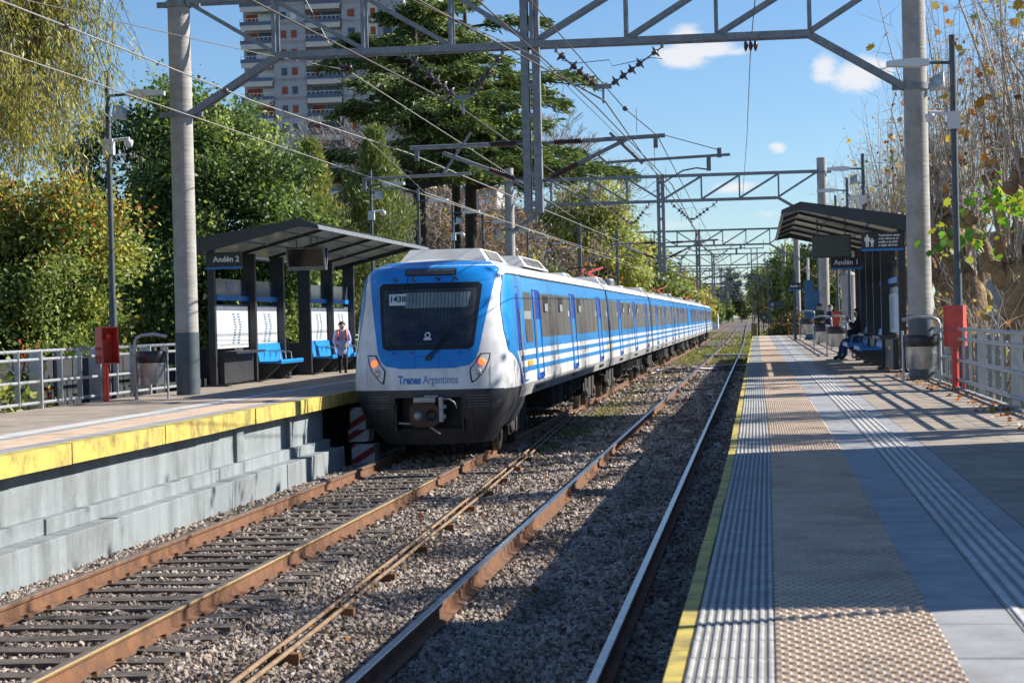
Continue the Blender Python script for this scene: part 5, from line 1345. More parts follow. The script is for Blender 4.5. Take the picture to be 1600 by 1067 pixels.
# ================================================================== PEOPLE
skin_m = mat('skin', (.50, .30, .21), .55, nscale=8, amt=.1); hair_m = mat('hair_dark', (.025, .018, .014), .6)
def skinmesh(name, verts, edges, radii, m, parent, sub=2):
    me = bpy.data.meshes.new(name); me.from_pydata([tuple(v) for v in verts], edges, []); me.materials.append(m)
    o = link(name, me, parent); md = o.modifiers.new('skin', 'SKIN'); md.use_smooth_shade = True
    if not me.skin_vertices: me.skin_vertices.new() if hasattr(me.skin_vertices, 'new') else None
    sv = me.skin_vertices[0].data
    for i, r in enumerate(radii): sv[i].radius = (r, r) if not hasattr(r, '__len__') else r
    sv[0].use_root = True
    s = o.modifiers.new('sub', 'SUBSURF'); s.levels = sub; s.render_levels = sub
    return o
def person(label, loc, rz, J, H, clothes, hair='short', mask=False):
    """J: joint positions (metres, person faces -y); one continuous skinned body with clothing as children"""
    t = thing('person', label, 'person', loc, rz)
    V = Vector
    def hand(wrist, el):
        w = V(wrist); d = (w - V(el)).normalized(); side = d.cross(V((0, 1, .01))).normalized() * .022 * H
        palm = w + d * .055 * H; out = [(palm, .026 * H)]
        fing = [palm + d * (.065 - .008 * abs(k - .5)) * H + side * (k - 1) * .62 for k in range(4)]
        thumb = w + d * .05 * H + side * 2.2
        return palm, fing, thumb
    names_ = list(J.keys()); verts = []; rad = []; idx = {}
    def add(k, p, r): idx[k] = len(verts); verts.append(V(p)); rad.append(r); return idx[k]
    h = H
    R_ = dict(pelvis=.088, waist=.078, chest=(.10), neck=.036, head0=.05, head=.066, headt=.055, shL=.052, shR=.052, elL=.030, elR=.030, wrL=.020, wrR=.020, hipL=.062, hipR=.062, knL=.042, knR=.042, anL=.026, anR=.026, toL=.026, toR=.026)
    for k in names_: add(k, J[k], R_[k] * h)
    E = [('pelvis', 'waist'), ('waist', 'chest'), ('chest', 'neck'), ('neck', 'head0'), ('head0', 'head'), ('head', 'headt'), ('chest', 'shL'), ('shL', 'elL'), ('elL', 'wrL'), ('chest', 'shR'), ('shR', 'elR'), ('elR', 'wrR'),
         ('pelvis', 'hipL'), ('hipL', 'knL'), ('knL', 'anL'), ('anL', 'toL'), ('pelvis', 'hipR'), ('hipR', 'knR'), ('knR', 'anR'), ('anR', 'toR')]
    E = [(idx[a], idx[b]) for a, b in E]
    for s in 'LR':
        palm, fing, thumb = hand(J['wr' + s], J['el' + s]); ip = add('palm' + s, palm, .022 * h); E.append((idx['wr' + s], ip))
        for k, f in enumerate(fing): j = add(f'f{s}{k}', f, .0065 * h); E.append((ip, j))
        j = add('th' + s, thumb, .007 * h); E.append((idx['wr' + s], j))
    skinmesh('body', verts, E, rad, skin_m, t)
    for (nm, ks, es, rr, m) in clothes:
        vv = []; r2 = []
        for k in ks:
            if isinstance(k, str): vv.append(V(J[k]))
            else: vv.append(V(k))
        skinmesh(nm, vv, es, [r * h for r in rr], m, t)
    hd = V(J['head']); f = (V(J['head']) - V(J['neck'])).normalized()
    # face: nose, eyes, mouth, ears
    fy = J.get('face', None)
    look = Matrix.Rotation(J_look.get(label, 0), 3, 'Z')
    def fp(x, y, z): return hd + look @ V((x * h, y * h, z * h))
    mb = MB(); mb.add([fp(-.010, -.058, .0), fp(.010, -.058, .0), fp(0, -.078, -.008), fp(0, -.060, .03)], [(0, 1, 2), (1, 3, 2), (3, 0, 2)]); mb.build('nose', skin_m, t)
    for s in (-1, 1):
        c = fp(s * .024, -.060, .022); MB().lathe([(0, -.005 * h), (.008 * h, 0), (0, .005 * h)], 8, c).build('eye', hair_m, t)
        c = fp(s * .066, .004, .008); MB().lathe([(0, -.02 * h), (.012 * h, 0), (.010 * h, .012 * h), (0, .02 * h)], 8, c).build('ear', skin_m, t)
    c = fp(0, -.060, -.026); MB().box(c.x - .018 * h, c.x + .018 * h, c.y - .004, c.y + .004, c.z - .004 * h, c.z + .004 * h).build('mouth', mat('lips', (.35, .10, .08), .5), t)
    hm = MB()
    rows = 7; cols = 14; vs = []
    for i in range(rows + 1):
        ph = i / rows * (2.0 if hair == 'long' else 1.55)
        for j in range(cols):
            a = 2 * math.pi * j / cols; rr = .070 * h * (math.sin(min(ph, 1.57)) if ph < 1.57 else 1 - .1 * (ph - 1.57)); fr = -math.sin(a)   # a=-90 front
            front = max(0, -math.sin(a)) ; lim = .03 if front > .5 else -1
            z = .070 * h * math.cos(min(ph, 3.14)) + .002 * h
            if front > .35: z = max(z, .030 * h); rr = min(rr, .060 * h)
            vs.append(hd + look @ V((rr * math.cos(a), rr * math.sin(a) * 1.08 + .008 * h, z + .012 * h)))
    fs = [(i * cols + j, i * cols + (j + 1) % cols, (i + 1) * cols + (j + 1) % cols, (i + 1) * cols + j) for i in range(rows) for j in range(cols)]
    hm.add(vs, fs, 0, True); hm.build('hair', hair_m, t)
    if hair == 'long':
        skinmesh('long_hair', [hd + look @ V((0, .025 * h, .03 * h)), hd + look @ V((0, .055 * h, -.05 * h)), hd + look @ V((0, .075 * h, -.14 * h)), hd + look @ V((0, .07 * h, -.21 * h))], [(0, 1), (1, 2), (2, 3)], [.068 * h, .066 * h, .062 * h, .04 * h], hair_m, t)
    if mask:
        mb = MB(); mb.add([fp(-.045, -.045, .005), fp(0, -.075, .008), fp(.045, -.045, .005), fp(.04, -.04, -.05), fp(0, -.068, -.055), fp(-.04, -.04, -.05)], [(0, 1, 4, 5), (1, 2, 3, 4)]); mb.build('face_mask', MT['white'], t)
    return t
J_look = {}
def stand(H, stride=.0, arms=(.0, .0), fwd=0.0):
    h = H
    return dict(pelvis=(0, 0, .53 * h), waist=(0, .0, .62 * h), chest=(0, .005 * h, .755 * h), neck=(0, .005 * h, .845 * h), head0=(0, -.01 * h, .885 * h), head=(0, -.005 * h, .93 * h), headt=(0, 0, .955 * h),
        shL=(.105 * h, .005 * h, .795 * h), elL=(.145 * h, .02 * h, .62 * h), wrL=(.13 * h, -.05 * h + arms[0], .50 * h + arms[0] * .5),
        shR=(-.105 * h, .005 * h, .795 * h), elR=(-.145 * h, .02 * h, .62 * h), wrR=(-.13 * h, -.05 * h + arms[1], .50 * h + arms[1] * .5),
        hipL=(.055 * h, 0, .50 * h), knL=(.058 * h, -.03 * h - stride * .6, .28 * h), anL=(.055 * h, -stride, .045 * h), toL=(.06 * h, -stride - .09 * h, .018 * h),
        hipR=(-.055 * h, 0, .50 * h), knR=(-.05 * h, .0 + stride * .15, .28 * h), anR=(-.045 * h, stride * .9, .05 * h), toR=(-.05 * h, stride * .9 - .09 * h, .020 * h))
TORSO = ['pelvis', 'waist', 'chest', 'neck', 'shL', 'elL', 'wrL', 'shR', 'elR', 'wrR']
TE = [(0, 1), (1, 2), (2, 3), (2, 4), (4, 5), (5, 6), (2, 7), (7, 8), (8, 9)]
LEGS = ['pelvis', 'hipL', 'knL', 'anL', 'hipR', 'knR', 'anR']; LE = [(0, 1), (1, 2), (2, 3), (0, 4), (4, 5), (5, 6)]
def shoes(J): return [('shoe', ['anL', 'toL'], [(0, 1)], [.036, .032], shoe_m), ('shoe', ['anR', 'toR'], [(0, 1)], [.036, .032], shoe_m)]
shoe_m = mat('shoe_black', (.015, .015, .017), .5); dark_tr = mat('trousers_black', (.018, .018, .022), .8)
smock_m = mat('smock_lilac', (.42, .46, .66), .8, nscale=5, amt=.12); denim = mat('jeans_blue', (.02, .06, .16), .85, nscale=14)
coat_m = mat('coat_black', (.012, .012, .014), .85); green_m = mat('jacket_green', (.035, .055, .03), .8); navy_m = mat('coat_navy', (.015, .03, .10), .8)
# child walking along the left platform
h = 1.36; J = stand(h, .10, (-.02, .02))
J['wrL'] = (.10 * h, -.055 * h, .56 * h); J['wrR'] = (-.12 * h, -.06 * h, .55 * h)
child = person('child in a lilac school smock walking on the left platform, red straps on the shoulders', (-10.95, 52.0, 1.2), R(12), J, h, [
    ('smock', ['pelvis', 'waist', 'chest', 'neck', 'shL', 'elL', 'wrL', 'shR', 'elR', 'wrR', (0, 0, .40 * h), (0, 0, .33 * h)], TE + [(0, 10), (10, 11)], [.115, .098, .108, .045, .062, .048, .032, .062, .048, .032, .125, .13], smock_m),
    ('trousers', LEGS, LE, [.09, .066, .05, .036, .066, .05, .036], dark_tr)] + shoes(J))
bp = thing('backpack', 'red school backpack worn by the child on the left platform', 'backpack', (-10.95, 52.0, 1.2), R(12))
MB().box(-.13, .13, .11, .25, .80, 1.12).build('bag', MT['red'], bp, bevel=.04)
for s in (-1, 1): MB().tube([(s * .085, .14, 1.06), (s * .10, .06, 1.15), (s * .105, -.06, 1.13), (s * .115, -.13, 1.0), (s * .12, -.13, .86), (s * .13, .02, .80), (s * .11, .14, .84)], .026, 6).build('strap', MT['red'], bp)
# woman sitting on the bench, looking left and holding a phone near her face
h = 1.68
J = dict(pelvis=(0, 0, .56), waist=(0, -.02, .70), chest=(0, -.05, .97), neck=(0, -.08, 1.13), head0=(0, -.12, 1.18), head=(0, -.13, 1.25), headt=(0, -.12, 1.29),
    shL=(.17, -.06, 1.05), elL=(.20, -.20, .84), wrL=(.10, -.34, 1.0), shR=(-.17, -.06, 1.05), elR=(-.20, -.22, .85), wrR=(-.08, -.34, 1.04),
    hipL=(.10, -.06, .53), knL=(.11, -.46, .50), anL=(.11, -.48, .10), toL=(.11, -.64, .04), hipR=(-.10, -.06, .53), knR=(-.11, -.50, .50), anR=(-.11, -.62, .09), toR=(-.11, -.78, .04))
woman = person('long-haired woman in a black coat and jeans sitting on the right platform bench', (2.82, 54.6, 1.2), R(-90), J, h, [
    ('coat', TORSO, TE, [.115, .105, .118, .05, .072, .056, .036, .072, .056, .036], coat_m),
    ('jeans', LEGS, LE, [.098, .070, .054, .036, .070, .054, .036], denim),
    ('boot', [(.11, -.48, .22), 'anL', 'toL'], [(0, 1), (1, 2)], [.042, .036, .03], shoe_m), ('boot', [(-.11, -.60, .22), 'anR', 'toR'], [(0, 1), (1, 2)], [.042, .036, .03], shoe_m),
    ], 'long', True)
ph = MB().box(-.03, .03, -.38, -.37, 1.02, 1.14).build('mobile_phone', MT['screen'], None, (2.82, 54.6, 1.2), R(-90)); tag(ph, 'dark phone held up by the seated woman', 'phone')
hb = thing('handbag', 'black bag resting in the lap of the seated woman', 'bag', (2.82, 54.6, 1.2), R(-90)); MB().box(-.17, .17, -.40, -.16, .60, .82).build('bag', coat_m, hb, bevel=.05)
MB().tube([(-.1, -.28, .80), (-.08, -.24, .92), (.08, -.24, .92), (.1, -.28, .80)], .012, 5).build('handle', coat_m, hb)
# wire bench on which she sits
t = thing('wire_bench', 'grey wire-framed bench with blue seat under the seated woman', 'bench', (2.80, 54.0, 1.2))
MB().box(-.30, .22, -.1, 2.2, .40, .45).build('seat', MT['blue'], t, bevel=.01)
MB().tube([(-.28, -.1, .45), (-.26, -.1, .68), (.20, -.1, .70), (.24, -.1, .45)], .014, 6).tube([(-.10, -.1, .46), (-.08, -.1, .68)], .01, 5).tube([(.08, -.1, .46), (.09, -.1, .69)], .01, 5).build('armrest', MT['galv'], t)
MB().box(-.2, -.15, 0, .05, 0, .4).box(.1, .15, 0, .05, 0, .4).box(-.2, -.15, 2.0, 2.05, 0, .4).box(.1, .15, 2.0, 2.05, 0, .4).build('leg', MT['galv'], t)
# two people standing by the far bins
h = 1.68; J = stand(h, .06); J['wrL'] = (.06, -.28, .98); J['wrR'] = (-.05, -.30, 1.0)
person('woman in a green jacket standing by the far concrete pole, hands together', (2.62, 84.5, 1.2), R(-60), J, h, [('jacket', TORSO, TE, [.105, .098, .112, .05, .066, .05, .034, .066, .05, .034], green_m), ('trousers', LEGS, LE, [.09, .066, .05, .036, .066, .05, .036], dark_tr)] + shoes(J))
h = 1.62; J = stand(h, .03); J['wrL'] = (.08, -.26, .95)
person('person in a navy coat with a pale hood standing beside the woman in green', (3.0, 83.0, 1.2), R(-80), J, h, [('coat', TORSO, TE, [.108, .10, .115, .055, .066, .05, .034, .066, .05, .034], navy_m), ('trousers', LEGS, LE, [.09, .066, .05, .036, .066, .05, .036], dark_tr),
    ('hood', ['neck', (0, .03, .93 * h), (0, .02, .965 * h)], [(0, 1), (1, 2)], [.05, .068, .05], MT['white'])] + shoes(J), 'short', True)
# ================================================================== TREES
def seg_mesh(name, segs, m, parent=None, n=4, loc=(0, 0, 0)):
    S = np.array([[*a, *b, ra, rb] for a, b, ra, rb in segs], float)
    a = S[:, :3]; b = S[:, 3:6]; ra = S[:, 6]; rb = S[:, 7]
    d = b - a; d /= np.linalg.norm(d, axis=1, keepdims=True) + 1e-9
    ref = np.where(np.abs(d[:, 2:3]) < .9, np.array([[0, 0, 1.]]), np.array([[1., 0, 0]]))
    u = np.cross(d, ref); u /= np.linalg.norm(u, axis=1, keepdims=True) + 1e-9; w = np.cross(d, u)
    V = []
    for (p, r) in ((a, ra), (b, rb)):
        for k in range(n):
            t = 2 * math.pi * k / n; V.append(p + (u * math.cos(t) + w * math.sin(t)) * r[:, None])
    V = np.stack(V, 1); N_ = len(S)
    f = [(k, (k + 1) % n, n + (k + 1) % n, n + k) for k in range(n)]
    F = (np.arange(N_)[:, None, None] * 2 * n + np.array(f)[None]).reshape(-1, 4)
    return bulk(name, V.reshape(-1, 3), F, m, parent=parent, loc=loc, smooth=True)

def rnd_unit(n, g=rng):
    v = g.normal(0, 1, (n, 3)); return v / np.linalg.norm(v, axis=1, keepdims=True)

def leaf_mesh(name, P, A, size, asp, cols, parent=None, m=None, g=rng, lobed=False):
    """one small blade per point: P base, A direction, size length"""
    n = len(P); A = A / (np.linalg.norm(A, axis=1, keepdims=True) + 1e-9)
    B = np.cross(A, rnd_unit(n, g)); B /= np.linalg.norm(B, axis=1, keepdims=True) + 1e-9
    L_ = (size * g.uniform(.45, 1.5, n))[:, None] if np.isscalar(size) else size[:, None]
    if lobed:
        C = np.cross(A, B)
        out = [(0, 0), (.30, .10), (.55, .34), (.42, .52), (.50, .80), (.18, .72), (0, 1.0), (-.18, .72), (-.50, .80), (-.42, .52), (-.55, .34), (-.30, .10)]
        V = np.stack([P + A * L_ * y + B * L_ * x + C * L_ * (.12 * abs(x)) for x, y in out], 1); k = len(out)
    else:
        V = np.stack([P, P + A * L_ * .5 + B * L_ * asp, P + A * L_, P + A * L_ * .5 - B * L_ * asp], 1); k = 4
    F = np.arange(n * k).reshape(n, k)
    return bulk(name, V.reshape(-1, 3), F, m or MT['leaf'], tint=cols, parent=parent)

def pal(cols, n, w=None, jit=.25, g=rng):
    c = np.array(cols)[g.choice(len(cols), n, p=w)]
    return np.clip(c * g.uniform(1 - jit, 1 + jit, (n, 1)), 0, 1)

def leafy_tree(name, label, loc, blobs, nleaf, size, cols, w=None, asp=.32, clumps=160, crad=.55, trunk=.22, group=None, seed=1, droop=.0, mat_=None, shell=.6, trunk_h=None, bark='bark_dark', cat='tree', topcol=None, bottom=None):
    """blobs: (cx, cy, cz, rx, ry, rz) ellipsoids of the crown, relative to loc"""
    g = np.random.default_rng(seed); t = thing(name, label, cat, loc, 0, group)
    vol = np.array([b[3] * b[4] * b[5] for b in blobs]); pr = vol ** .7 / (vol ** .7).sum()
    bi = g.choice(len(blobs), clumps, p=pr); B = np.array(blobs, float)[bi]
    r = (shell + (1 - shell) * g.random(clumps)) ** 1.0
    cc = B[:, :3] + rnd_unit(clumps, g) * B[:, 3:] * r[:, None]
    if bottom is not None: cc[:, 2] = np.maximum(cc[:, 2], bottom + g.random(clumps) * .5)
    cs = crad * g.uniform(.55, 1.5, clumps)
    k = g.choice(clumps, nleaf, p=cs ** 2 / (cs ** 2).sum())
    P = cc[k] + g.normal(0, 1, (nleaf, 3)) * (cs[k] * .55)[:, None] * np.array([1, 1, .75])
    A = rnd_unit(nleaf, g) + (P - cc[k]) / cs[k][:, None] * .6; A[:, 2] -= droop
    cc_col = g.choice(len(cols), clumps, p=w); mix = g.random(nleaf) < .75
    ci = np.where(mix, cc_col[k], g.choice(len(cols), nleaf, p=w))
    C = np.array(cols)[ci] * g.uniform(.7, 1.3, (nleaf, 1)) * g.uniform(.85, 1.15, (clumps, 1))[k]
    if topcol is not None:
        zt = (P[:, 2] - P[:, 2].min()) / (np.ptp(P[:, 2]) + 1e-6); mm = g.random(nleaf) < np.clip((zt - .62) * 2.2, 0, .8)
        C[mm] = pal(topcol, mm.sum(), g=g)
    leaf_mesh('crown', P, A, size, asp, np.clip(C * 1.05, 0, 1), t, mat_, g)
    # trunk and limbs
    c0 = np.average(B[:, :3], axis=0); th = trunk_h or max(1.2, c0[2] - B[:, 5].mean() * .9)
    segs = []; p = np.array([0, 0, 0.]); q = np.array([0, 0, 0.]); n = 6; lean = g.normal(0, .05, 2)
    for i in range(n):
        q = p + np.array([lean[0] + g.normal(0, .05), lean[1] + g.normal(0, .05), th / n * 1.3]); segs.append((p, q, trunk * (1.15 - .08 * i), trunk * (1.07 - .08 * i))); p = q
    fork = segs[3][1]
    for i in g.choice(clumps, min(clumps, 38), replace=False):
        a = segs[2 + int(g.integers(0, 4))][1] if True else fork; b = cc[i]; m1 = (a + b) / 2 + np.array([0, 0, .12 * np.linalg.norm(b - a)]) + g.normal(0, .12, 3)
        segs += [(a, m1, trunk * .34, trunk * .18), (m1, b, trunk * .18, trunk * .05)]
    seg_mesh('trunk', segs, MT[bark], t, 6)
    return t

G = dict(
    deep=(.05, .09, .025), mid=(.12, .18, .045), lite=(.26, .31, .09), yel=(.42, .41, .10), oliv=(.25, .26, .09), oran=(.42, .17, .04), brown=(.22, .12, .05), gold=(.46, .36, .07), pale=(.22, .25, .12), redd=(.27, .10, .045),
)
ctree = lambda *k: [G[x] for x in k]
# shrubby tree with an orange-tinged top by the left railing
leafy_tree('privet_tree', 'bushy tree with orange-tinged top leaning over the left railing', (-15.6, 40.5, -.3), [(0, 0, 2.3, 2.2, 2.0, 2.0), (1.0, .2, 4.1, 1.7, 1.6, 1.5), (-1.2, 0, 4.6, 1.8, 1.5, 1.6), (1.4, -.4, 1.6, 1.3, 1.3, 1.2), (.2, 0, 5.2, 1.6, 1.2, .9)],
           84000, .10, ctree('deep', 'mid', 'lite', 'yel'), [.24, .34, .28, .14], crad=.42, clumps=260, seed=11, topcol=ctree('oran', 'redd', 'gold', 'yel', 'mid'), trunk=.16)
# willow-like curtain at the top left
def weeping(label, loc, seed, strands, box, cols, lw):
    g = np.random.default_rng(seed); t = thing('willow_tree', label, 'tree', loc)
    P = []; A = []; segs = []
    segs.append(((0, 0, 0), (.1, .1, 3.2), .22, .19)); segs.append(((.1, .1, 3.2), (.5, -.2, 7.8), .19, .12))
    hubs = []
    for i in range(16):
        e = np.array([g.uniform(box[0], box[1]), g.uniform(box[2], box[3]), g.uniform(box[4] + 2.4, box[5] + .9)]); s = np.array([.3, 0, g.uniform(5.9, 8.0)]); pm = (s + e) / 2 + np.array([0, 0, .7]) + g.normal(0, .2, 3)
        segs += [(s, pm, .08, .045), (pm, e, .045, .012)]; hubs.append((s, pm, e))
    for i in range(strands):
        s, pm, e = hubs[g.integers(0, len(hubs))]; f = g.uniform(.15, 1.1); base = (pm + (e - pm) * f) + g.normal(0, .35, 3)
        L_ = g.uniform(.5, 1.7); d = np.array([g.normal(0, .42), g.normal(0, .42), -1.0]); d /= np.linalg.norm(d)
        n = int(L_ * 20); tt = np.linspace(0, 1, n)[:, None]; q = base + d * L_ * tt + np.array([0, 0, .0]) + g.normal(0, .05, (n, 3))
        P.append(q); a = g.normal(0, .45, (n, 3)); a[:, 2] -= 1.0; A.append(a); segs.append((base, base + d * L_, .007, .003))
    P = np.concatenate(P); A = np.concatenate(A)
    leaf_mesh('crown', P, A, lw, .10, pal(cols, len(P), g=g), t, None, g); seg_mesh('trunk', segs, MT['bark'], t, 4); return t
weeping('drooping yellow-green tree filling the top left corner', (-14.2, 34.5, -.3), 21, 2100, (-2.0, 2.6, -1.5, 2, 4.6, 9.6), ctree('yel', 'oliv', 'lite', 'yel', 'gold', 'yel'), .12)
# big dense green tree behind the left pole
leafy_tree('camphor_tree', 'big dense dark green tree behind the left concrete pole', (-17.2, 60, -.3), [(0, 0, 4.6, 3.6, 3.2, 3.6), (-1.8, 0, 7.2, 2.4, 2.2, 2.6), (1.0, 0, 7.0, 2.6, 2.4, 2.6), (2.4, .5, 4.4, 2.2, 2.2, 3.0), (-2.6, .5, 4.0, 2.2, 2.2, 3.0), (.2, 0, 9.0, 1.6, 1.6, 1.4)],
           140000, .14, ctree('deep', 'mid', 'lite', 'deep'), [.18, .36, .34, .12], crad=.55, clumps=360, seed=12, trunk=.32)
# slimmer conifers behind it
def conifer(label, loc, h, r, n, cols, seed, group=None, size=.30, base=1.0):
    g = np.random.default_rng(seed); t = thing('cypress_tree', label, 'tree', loc, 0, group)
    u = g.random(n); z = base + (h - base) * u; nb = 26; ang0 = g.uniform(0, 6.28, nb); bz = np.sort(g.uniform(base, h, nb))
    k = g.integers(0, nb, n); a = ang0[k] + g.normal(0, .35, n)
    rr = r * np.clip(np.sin(np.clip(1 - u, 0, 1) * 2.0), .08, 1) * g.uniform(.25, 1, n) ** .6 * (1 + .3 * np.sin(z * 3.1 + ang0[k]))
    P = np.stack([rr * np.cos(a), rr * np.sin(a), z + .3 * rr], 1) + g.normal(0, .12, (n, 3))
    A = np.stack([np.cos(a) * .5, np.sin(a) * .5, np.full(n, .8)], 1) + g.normal(0, .4, (n, 3))
    leaf_mesh('crown', P, A, size, .12, pal(cols, n, g=g), t, MT['needle'], g)
    segs = [((0, 0, -.2), (0, 0, h * .9), .16, .03)] + [((0, 0, z_), (r * .7 * math.cos(a_), r * .7 * math.sin(a_), z_ + .5), .035, .01) for z_, a_ in zip(bz, ang0)]
    seg_mesh('trunk', segs, MT['bark'], t, 5); return t
conifer('olive green cypress, left one of the pair between the green tree and the cedar', (-16.6, 74, -.3), 9.6, 1.7, 30000, ctree('oliv', 'mid', 'yel'), 31, size=.2)
conifer('olive green cypress, right one of the pair between the green tree and the cedar', (-14.5, 76, -.3), 10.2, 1.8, 34000, ctree('oliv', 'mid', 'lite'), 32, size=.2)
# cedars with flat layered branches
def cedar(label, loc, h, L0, n, seed, cols, zb=5.0, top=1.2):
    g = np.random.default_rng(seed); t = thing('cedar_tree', label, 'tree', loc)
    segs = [((0, 0, -.2), (.1, 0, h * .45), .38, .28), ((.1, 0, h * .45), (0, .1, h * .97), .28, .05)]; P = []; A = []; C = []
    br = []; z = zb
    while z < h:
        f = (z - zb) / (h - zb); L_ = (L0 * (1 - f ** 1.4) + top) * 1.0
        for k in range(g.integers(4, 7)):
            br.append((z + g.uniform(-.3, .3), g.uniform(0, 6.28), L_ * g.uniform(.65, 1.12)))
        z += g.uniform(.75, 1.15)
    tot = sum(b[2] ** 1.5 for b in br)
    for (z, a, L_) in br:
        m = int(n * L_ ** 1.5 / tot); u = g.uniform(.12, 1, m) ** .75; lat = g.normal(0, .17, m) * L_ * (.35 + u * .65) * (1.15 - u * .6)
        rise = .10 * L_; zz = z + rise * np.sin(u * 2.2) - .22 * L_ * np.clip(u - .65, 0, 1) ** 1.3
        zz = zz + g.normal(0, .07, m) + .16 * np.sin(lat * 3 + u * 9)
        x = u * L_; P.append(np.stack([x * math.cos(a) - lat * math.sin(a), x * math.sin(a) + lat * math.cos(a), zz], 1))
        d = np.stack([np.full(m, math.cos(a)), np.full(m, math.sin(a)), np.full(m, -.25)], 1) + g.normal(0, .55, (m, 3)) * np.array([1, 1, .5]); A.append(d)
        pts = [np.array([0, 0, z]), np.array([math.cos(a) * L_ * .5, math.sin(a) * L_ * .5, z + rise * .8]), np.array([math.cos(a) * L_ * .92, math.sin(a) * L_ * .92, z + rise * .6 - .05 * L_])]
        segs += [(pts[0], pts[1], .09 * L_ / 5 + .02, .05), (pts[1], pts[2], .05, .015)]
        for j in range(5):
            f_ = g.uniform(.25, .9); b0 = pts[1] * (1 - f_) + pts[2] * f_ if f_ > .5 else pts[0] * (1 - 2 * f_) + pts[1] * 2 * f_; s_ = g.choice((-1, 1)); e = b0 + np.array([math.cos(a + s_ * .8), math.sin(a + s_ * .8), .02]) * L_ * .22; segs.append((b0, e, .025, .008))
    P = np.concatenate(P); A = np.concatenate(A); C = pal(cols, len(P), g=g)
    leaf_mesh('crown', P, A, .34, .11, C, t, MT['needle'], g); seg_mesh('trunk', segs, MT['bark_dark'], t, 7); return t
cc_ = [(.05, .10, .03), (.13, .19, .045), (.26, .30, .08), (.06, .09, .03)]
cedar('tall dark cedar with flat layered branches behind the train, left trunk', (-15.6, 92, -.3), 21.0, 5.6, 62000, 41, cc_, 9.0)
cedar('tall dark cedar with flat layered branches just left of the drop mast', (-13.9, 97, -.3), 20.5, 7.0, 80000, 42, cc_, 9.6)
cedar('slimmer cedar with a leaning trunk between the two big cedars', (-15.2, 101, -.3), 16.0, 4.6, 30000, 43, cc_, 10.2)
# airy olive-green trees behind the train
leafy_tree('eucalyptus_tree', 'airy olive-green tree right of the drop mast behind the train', (-11.6, 142, -.3), [(0, 0, 7, 3.6, 3, 5), (1.2, 0, 10.4, 2.2, 2.2, 2.8), (-1.6, 0, 10, 2.2, 2.2, 3.2), (2.2, 0, 5.5, 2.2, 2, 3.2), (-2.6, 0, 5, 2.0, 2, 3.5)],
           46000, .28, ctree('oliv', 'yel', 'lite', 'yel'), None, asp=.2, crad=.7, clumps=260, seed=51, droop=.6, shell=.45, trunk=.25, bark='bark')
leafy_tree('eucalyptus_tree', 'lower green trees behind the lamp posts, left of the nearest far pole', (-16.0, 128, -.3), [(0, 0, 3.8, 4.2, 3, 3.6), (3.4, 0, 3.0, 2.6, 2.6, 2.8), (-3.6, 0, 3.4, 2.8, 2.4, 3.0)],
           34000, .28, ctree('deep', 'mid', 'oliv', 'yel'), None, crad=.7, clumps=180, seed=52)
leafy_tree('eucalyptus_tree', 'yellow-green tree above the middle of the train', (-12.6, 205, -.3), [(0, 0, 6, 4.6, 4, 4.8), (2.6, 0, 4.2, 3.2, 3, 3.6), (-3.4, 0, 5, 3.4, 3, 4)],
           26000, .42, ctree('yel', 'oliv', 'lite', 'mid'), None, crad=.9, clumps=170, seed=53)
leafy_tree('roadside_tree', 'ochre-green tree above the far end of the train', (-11.4, 268, -.3), [(0, 0, 5, 3.8, 4, 4.6), (-4, 0, 5, 4, 3, 4.6)], 15000, .5, ctree('yel', 'gold', 'oliv', 'brown'), None, crad=1.0, clumps=110, seed=54)
leafy_tree('roadside_tree', 'yellowish tree left of the line beyond the end of the train', (-9.5, 330, -.3), [(0, 0, 4, 3.0, 4, 3.8), (-4, 0, 5, 4, 3, 4.6)], 11000, .55, ctree('yel', 'gold', 'lite'), None, crad=1.0, clumps=90, seed=55)
leafy_tree('roadside_tree', 'green tree rising behind the roof of the right shelter', (6.4, 185, -.3), [(0, 0, 6, 3.2, 3, 4.8), (-1.8, 0, 4.5, 2.2, 2, 3.8), (.8, 0, 9.5, 1.8, 1.8, 2.4)], 30000, .34, ctree('mid', 'lite', 'oliv', 'yel'), [.35, .25, .25, .15], crad=.8, clumps=190, seed=56, shell=.5)
leafy_tree('roadside_tree', 'dark green tree right of the line beyond the platform gate', (4.3, 240, -.3), [(0, 0, 6.2, 2.8, 3, 5.2), (1.5, 0, 4, 3.2, 3, 3.6)], 22000, .42, ctree('deep', 'mid', 'oliv', 'lite'), None, crad=.9, clumps=150, seed=57)
leafy_tree('roadside_tree', 'brownish tree right of the line, further than the dark green one', (2.4, 330, -.3), [(0, 0, 6, 2.8, 3, 5)], 11000, .5, ctree('brown', 'oliv', 'yel', 'mid'), None, crad=1.0, clumps=90, seed=58)
leafy_tree('shrub', 'green shrub on the grass behind the end gate', (2.6, 146, -.3), [(0, 0, 1.3, 1.6, 1.2, 1.3), (1.8, 0, 1.0, 1.1, 1, 1)], 8000, .18, ctree('deep', 'mid', 'brown'), None, crad=.5, clumps=50, seed=59, trunk=.06, cat='shrub')
